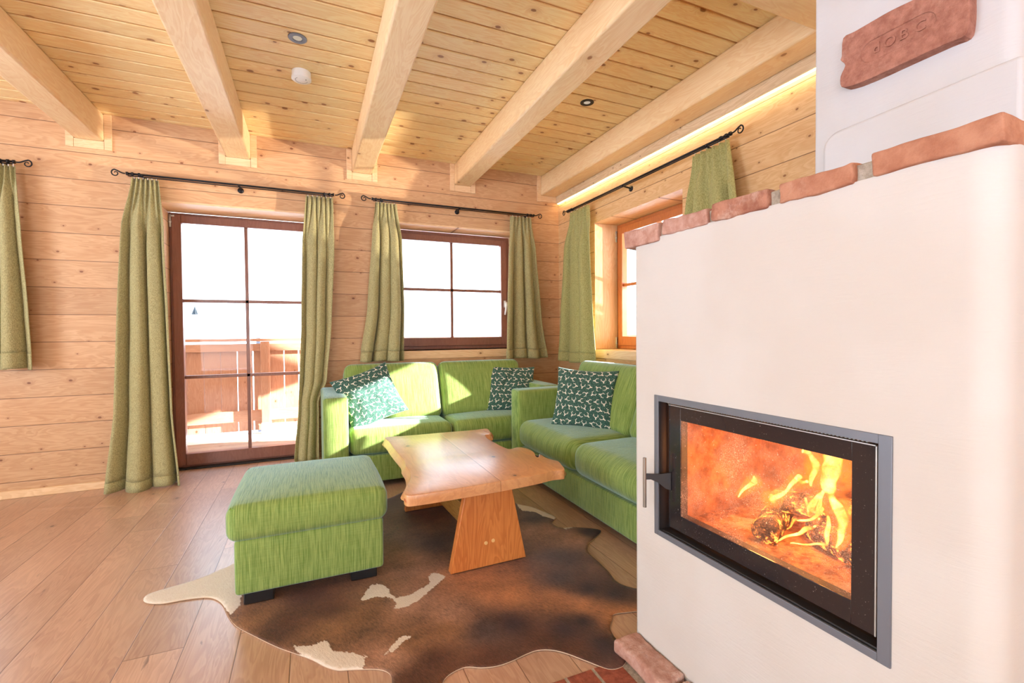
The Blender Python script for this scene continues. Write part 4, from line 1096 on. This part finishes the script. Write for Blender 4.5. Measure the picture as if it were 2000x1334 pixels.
m_ = sb.modifiers.new('bv', 'BEVEL'); m_.width = .0035; m_.segments = 3; m_.limit_method = 'ANGLE'; m_.angle_limit = math.radians(50)
sb['label'] = 'old red brick with stamped letters'
R_ = Matrix(((0, 0, -1), (-1, 0, 0), (0, 1, 0)))
for ch_, dy_ in (('d', .047), ('O', .015), ('B', -.018), ('C', -.054)):
    tc = bpy.data.curves.new('txt', 'FONT'); tc.body = ch_; tc.size = .037; tc.extrude = .0024; tc.align_x = 'CENTER'; tc.align_y = 'CENTER'; tc.bevel_depth = .0004
    to = bpy.data.objects.new('txt', tc); COL.objects.link(to); bpy.context.view_layer.update()
    tm = bpy.data.meshes.new_from_object(to.evaluated_get(bpy.context.evaluated_depsgraph_get())); bpy.data.objects.remove(to)
    for v in tm.vertices: v.co = R_ @ v.co + Vector((-.9318, cy+dy_, cz)) - Vector(fp.location)
    tm.materials.clear(); tm.materials.append(M['brick3']); tm.name = 'stamped_letter'
    link(bpy.data.objects.new('stamped_letter', tm), sb)

# stove frame
fr_ = MB()
oy0, oy1, oz0, oz1, fw = -3.728, -3.044, .437, .899, .024
xf0, xf1 = FX-.004, FX+.002
fr_.box(xf0, xf1, oy0, oy0+fw, oz0, oz1); fr_.box(xf0, xf1, oy1-fw*.75, oy1, oz0, oz1)
fr_.box(xf0, xf1, oy0+fw, oy1-fw*.75, oz1-fw*.8, oz1); fr_.box(xf0, xf1, oy0+fw, oy1-fw*.75, oz0, oz0+fw*.75)
fr_.build('stove_frame', M['steel'], fp, bevel=.001)
ch = MB(); iy0, iy1, iz0, iz1 = oy0+fw, oy1-fw*.75, oz0+fw*.75, oz1-fw*.8
ch.box(FX+.0025, FX+.05, iy0-.004, iy0, iz0, iz1); ch.box(FX+.0025, FX+.05, iy1, iy1+.004, iz0, iz1)
ch.box(FX+.0025, FX+.05, iy0, iy1, iz1, iz1+.003); ch.box(FX+.0025, FX+.05, iy0, iy1, iz0-.003, iz0)
ch.build('frame_channel', M['steel_dark'], fp)
ca_ = rough_brick(FX+.006, FX+.034, iy0+.004, iy1-.004, iz0-.001, iz0+.004, 77, 'ash_deposit', M['ash'], fp, .003, .0015)
ca_.data.materials[0] = M['steel_dark']
gm = MB(); 
for k in range(70):
    yy = iy0+.03 + (iy1-iy0-.06)*k/69; gm.box(FX+.012, FX+.016, yy-.0022, yy+.0012, iz1-.0045, iz1-.0015)
gm.build('air_slots', M['silver'], fp)
# door: black printed border with a clear middle
DX = FX+.022
dy0, dy1, dz0, dz1 = -3.686, -3.084, .471, .868
gy0, gy1, gz0, gz1 = -3.640, -3.136, .522, .826
dm_ = MB()
dm_.box(DX, DX+.005, dy0, gy0, dz0, dz1); dm_.box(DX, DX+.005, gy1, dy1, dz0, dz1)
dm_.box(DX, DX+.005, gy0, gy1, gz1, dz1); dm_.box(DX, DX+.005, gy0, gy1, dz0, gz0)
sd = dm_.build('stove_door', M['blackglass'], fp, bevel=.0006)
MB().box(DX+.0008, DX+.0045, gy0+.0001, gy1-.0001, gz0+.0001, gz1-.0001).build('glass_pane', M['fireglass'], sd)
ed_ = MB()
ed_.box(DX-.0012, DX+.006, dy0-.003, dy0-.0002, dz0, dz1); ed_.box(DX-.0012, DX+.006, dy0, dy1, dz1+.0002, dz1+.0025)
ed_.build('edge_strip', M['silver'], sd)
inn = MB(); q = .014
inn.box(DX+.006, DX+.03, dy0+.006, gy0-.001, dz0+.006, dz1-.006); inn.box(DX+.006, DX+.03, gy1+.001, dy1-.006, dz0+.006, dz1-.006)
inn.box(DX+.006, DX+.03, gy0-.001, gy1+.001, gz1+.001, dz1-.006); inn.box(DX+.006, DX+.03, gy0-.001, gy1+.001, dz0+.006, gz0-.001)
inn.build('door_back_frame', M['steel_dark'], sd)
hd = MB(); hy_ = -3.040
hd.tube([(FX-.040, hy_, .528), (FX-.040, hy_, .692)], .0055, 16)
o = hd.build('handle', M['brushed'], sd, smooth=True, autos=50)
arm = MB().prism([(-.000, .028), (.03, .030), (.058, .038), (.058, -.020), (.046, -.016), (.030, .002), (.014, .010), (0, .008)], 0, .006, 'y')
A = []
for (x, y, z) in arm.v:
    # local: x along the arm from the bar to the door, y thickness, z height
    d = Vector((.062, -.055, 0)).normalized(); A.append(Vector((FX-.040, hy_, .612)) + d*(x*1.42) + Vector((0, 0, z)) + Vector((d.y, -d.x, 0))*(y-.003))
arm.v = [tuple(p) for p in A]; arm.build('handle_arm', M['steel_dark'], sd, bevel=.001)
# firebox
fb = MB(); X1 = -.90
fb.box(X1, X1+.02, y0c, y1c, z0c, z1c)
fb.box(DX+.032, X1, y0c, y0c+.022, z0c, z1c); fb.box(DX+.032, X1, y1c-.022, y1c, z0c, z1c)
fb.box(DX+.032, X1, y0c+.022, y1c-.022, z1c-.022, z1c)
fb.build('firebox', M['firebrick'], fp)
rough_brick(DX+.034, X1-.001, y0c+.024, y1c-.024, z0c+.001, z0c+.040, 91, 'ash_bed', M['ash'], fp, .006, .012)
def log(c, L, r, rotz, tilt, seed, label):
    mb = MB(); n = 22; m_ = 18; vs = []; fs = []
    Mx = Matrix.Rotation(math.radians(rotz), 3, 'Z') @ Matrix.Rotation(math.radians(tilt), 3, 'Y')
    for i in range(m_+1):
        x = -L/2 + L*i/m_; e = min(1, min(i, m_-i)/1.2+.82)
        for k in range(n):
            a = 2*PI*k/n; q = r*(1+.16*mnoise.noise(Vector((math.cos(a)*1.4+seed, math.sin(a)*1.4, x*6))) + .07*mnoise.noise(Vector((math.cos(a)*4+seed, math.sin(a)*4, x*30))))*e
            vs.append(Mx @ Vector((x, math.cos(a)*q, math.sin(a)*q)) + Vector(c))
    for i in range(m_):
        for k in range(n): fs.append((i*n+k, i*n+(k+1) % n, (i+1)*n+(k+1) % n, (i+1)*n+k))
    fs += [tuple(range(n))[::-1], tuple(m_*n+k for k in range(n))]
    o = mb.add(vs, fs).build('firewood_log', M['log'], None, smooth=True, autos=60, loc=c)
    tag(o, label, 'log', 'burning logs in the stove')
log((-1.12, -3.30, .532), .20, .038, 25, 0, 1, 'charred log glowing at its end, left in the fire')
log((-1.10, -3.50, .530), .26, .036, 70, 0, 5, 'charred log under the tall flames at the right')
log((-1.06, -3.38, .598), .22, .032, 110, 8, 9, 'charred log lying across the other two in the fire')
# flames
mb = MB(); soft = []
for k, F_ in enumerate(FL):
    P = []; Rr = []
    pts_ = [Vector((-1.2 + .03*math.sin(k*2.1) + .02*math.sin(i*1.3+k), p[0], p[1])) for i, p in enumerate(F_)]; rad_ = [p[2] for p in F_]
    for i in range(len(pts_)-1):
        p0 = pts_[max(i-1, 0)]; p1 = pts_[i]; p2 = pts_[i+1]; p3 = pts_[min(i+2, len(pts_)-1)]
        for j in range(5):
            t_ = j/5
            P.append(0.5*((2*p1) + (p2-p0)*t_ + (2*p0-5*p1+4*p2-p3)*t_*t_ + (3*p1-p0-3*p2+p3)*t_**3)); Rr.append(rad_[i]*(1-t_)+rad_[i+1]*t_)
    P.append(pts_[-1]); Rr.append(rad_[-1])
    if k == 1: Rr = [r_*1.25 for r_ in Rr]
    n0 = len(mb.v); mb.tube(P, Rr, 14)
    for q in range(n0, len(mb.v)):
        v = Vector(mb.v[q]); mb.v[q] = tuple(v + Vector((mnoise.noise(v*30)*.006, mnoise.noise(v*26+Vector((5, 0, 0)))*.009, mnoise.noise(v*26+Vector((0, 9, 0)))*.006)))
    if k in (0, 1, 2, 3, 7, 9): soft.append((P, [r_*2.2+.006 for r_ in Rr]))
o = mb.build('fire', M['flame'], None, smooth=True, loc=(-1.2, -3.4, .55)); tag(o, 'bright yellow orange flames behind the stove glass', 'fire', kind='stuff')
fire = o
mb = MB()
for P_, R2 in soft: mb.tube(P_, R2, 16)
o = mb.build('flame_halo', M['flame_soft'], fire, smooth=True); o['kind'] = 'stuff'

# hearth pavers
hf = thing('hearth', 'reddish brick paver hearth set in the floor before the fireplace', 'hearth', (-1.6, -3.4, 0))
MB().box(-2.05, -1.3505, -3.95, -2.985, .0002, .0012).build('mortar_bed', M['mortar'], hf)
mb = MB(); x = -1.558; k = 0
while x > -2.1:
    y = -2.988 - (0 if k % 2 == 0 else 0)
    while y > -3.94:
        mb.box(max(x, -2.05), x+.090, max(y-.215, -3.95), y, .0013, .0035); y -= .226
    x -= .101; k += 1
y = -2.985-.05
while y > -3.9:
    mb.box(-1.457, -1.4575+.0, y, y+.001, .0013, .0035) if False else None
    y -= .115
mb.build('pavers', M['brick_floor'], hf, bevel=.001)

# ================================================================== LIGHT
w = bpy.data.worlds.new('world'); sc.world = w; w.use_nodes = True; nt = w.node_tree; nt.nodes.clear()
out = nt.nodes.new('ShaderNodeOutputWorld'); bg = nt.nodes.new('ShaderNodeBackground')
tc_ = nt.nodes.new('ShaderNodeTexCoord'); sp = nt.nodes.new('ShaderNodeSeparateXYZ'); cr = nt.nodes.new('ShaderNodeValToRGB')
nt.links.new(tc_.outputs['Generated'], sp.inputs[0]); nt.links.new(sp.outputs[2], cr.inputs[0])
els = cr.color_ramp.elements
els[0].position = 0; els[0].color = (.90, .95, 1, 1); els[1].position = .12; els[1].color = (.84, .93, 1, 1)
for p, c in ((.30, (.66, .85, 1)), (.6, (.50, .74, 1)), (1.0, (.30, .55, 1))):
    e = els.new(p); e.color = (*c, 1)
nt.links.new(cr.outputs[0], bg.inputs[0]); bg.inputs[1].default_value = WORLD; nt.links.new(bg.outputs[0], out.inputs[0])

def light(name, typ, loc, energy, color=(1, 1, 1), aim=None, d=None, **kw):
    L = bpy.data.lights.new(name, typ); L.energy = energy; L.color = color
    for k, v in kw.items(): setattr(L, k, v)
    o = bpy.data.objects.new(name, L); o.location = loc; COL.objects.link(o)
    v = Vector(d) if d is not None else (Vector(aim)-Vector(loc)) if aim is not None else None
    if v is not None: o.rotation_euler = v.to_track_quat('-Z', 'Y').to_euler()
    return o
light('sun', 'SUN', (6, -4, 6), SUN, (1, .96, .90), d=(-1, .31, -.345), angle=math.radians(.6))
# sunlight glinting off the icy snow below the right window
light('snow_glint', 'SPOT', (5.5, -3.7, .12), GLINT, (1, .90, .74), aim=(.25, -1.2, 1.72), spot_size=math.radians(26), spot_blend=.2, shadow_soft_size=.07)
# light strip
light('strip_light', 'AREA', (-.040, -3.2, 2.432), LEDP, (1, .80, .48), d=(.35, 0, -1), shape='RECTANGLE', size=.02, size_y=6.2)
bpy.data.objects['strip_light'].rotation_euler = (0, math.radians(-22), 0)
# fire
light('fire_glow', 'POINT', (-1.15, -3.46, .68), FIREP, (1, .40, .10), shadow_soft_size=.05)
light('fire_glow_left', 'POINT', (-1.10, -3.24, .66), FIREP*.5, (1, .36, .09), shadow_soft_size=.04)
# added area fill lights, set at unseen window openings off camera
light('fill_left', 'AREA', (-6.15, -5.3, 1.3), FILL*.35, (.78, .89, 1), d=(1, 0, .5), shape='RECTANGLE', size=1.8, size_y=1.4)
light('fill_left_near', 'AREA', (-6.15, -2.5, 1.3), FILL*1.35, (.78, .89, 1), d=(1, 0, .5), shape='RECTANGLE', size=1.8, size_y=1.4)
light('fill_front_left', 'AREA', (-4.6, -6.95, 1.3), FILL*.2, (.90, .95, 1), d=(0, 1, .6), shape='RECTANGLE', size=1.8, size_y=2.0)
light('fill_front_right', 'AREA', (-1.75, -6.95, 1.3), FILL*.12, (.88, .94, 1), d=(0, 1, .6), shape='RECTANGLE', size=1.8, size_y=1.6)

# ================================================================== CAMERA
cam = bpy.data.cameras.new('camera'); co = bpy.data.objects.new('camera', cam); COL.objects.link(co); sc.camera = co
cam.sensor_width = 36; cam.lens = 36*903.236/2000; cam.clip_start = .05; cam.clip_end = 2000
yaw, pitch, roll = (math.radians(a) for a in (23.52064, -1.16552, -.48958))
f = Vector((math.sin(yaw)*math.cos(pitch), math.cos(yaw)*math.cos(pitch), math.sin(pitch)))
r0 = Vector((math.cos(yaw), -math.sin(yaw), 0)); u0 = r0.cross(f)
rv = r0*math.cos(roll) + u0*math.sin(roll); uv = -r0*math.sin(roll) + u0*math.cos(roll)
Rm = Matrix((rv, uv, -f)).transposed().to_4x4(); co.matrix_world = Matrix.Translation((-2.39347, -4.25768, 1.11)) @ Rm

vs_ = sc.view_settings; vs_.view_transform = 'Standard'; vs_.look = 'None'; vs_.gamma = 1; vs_.use_curve_mapping = False; vs_.exposure = EXPO
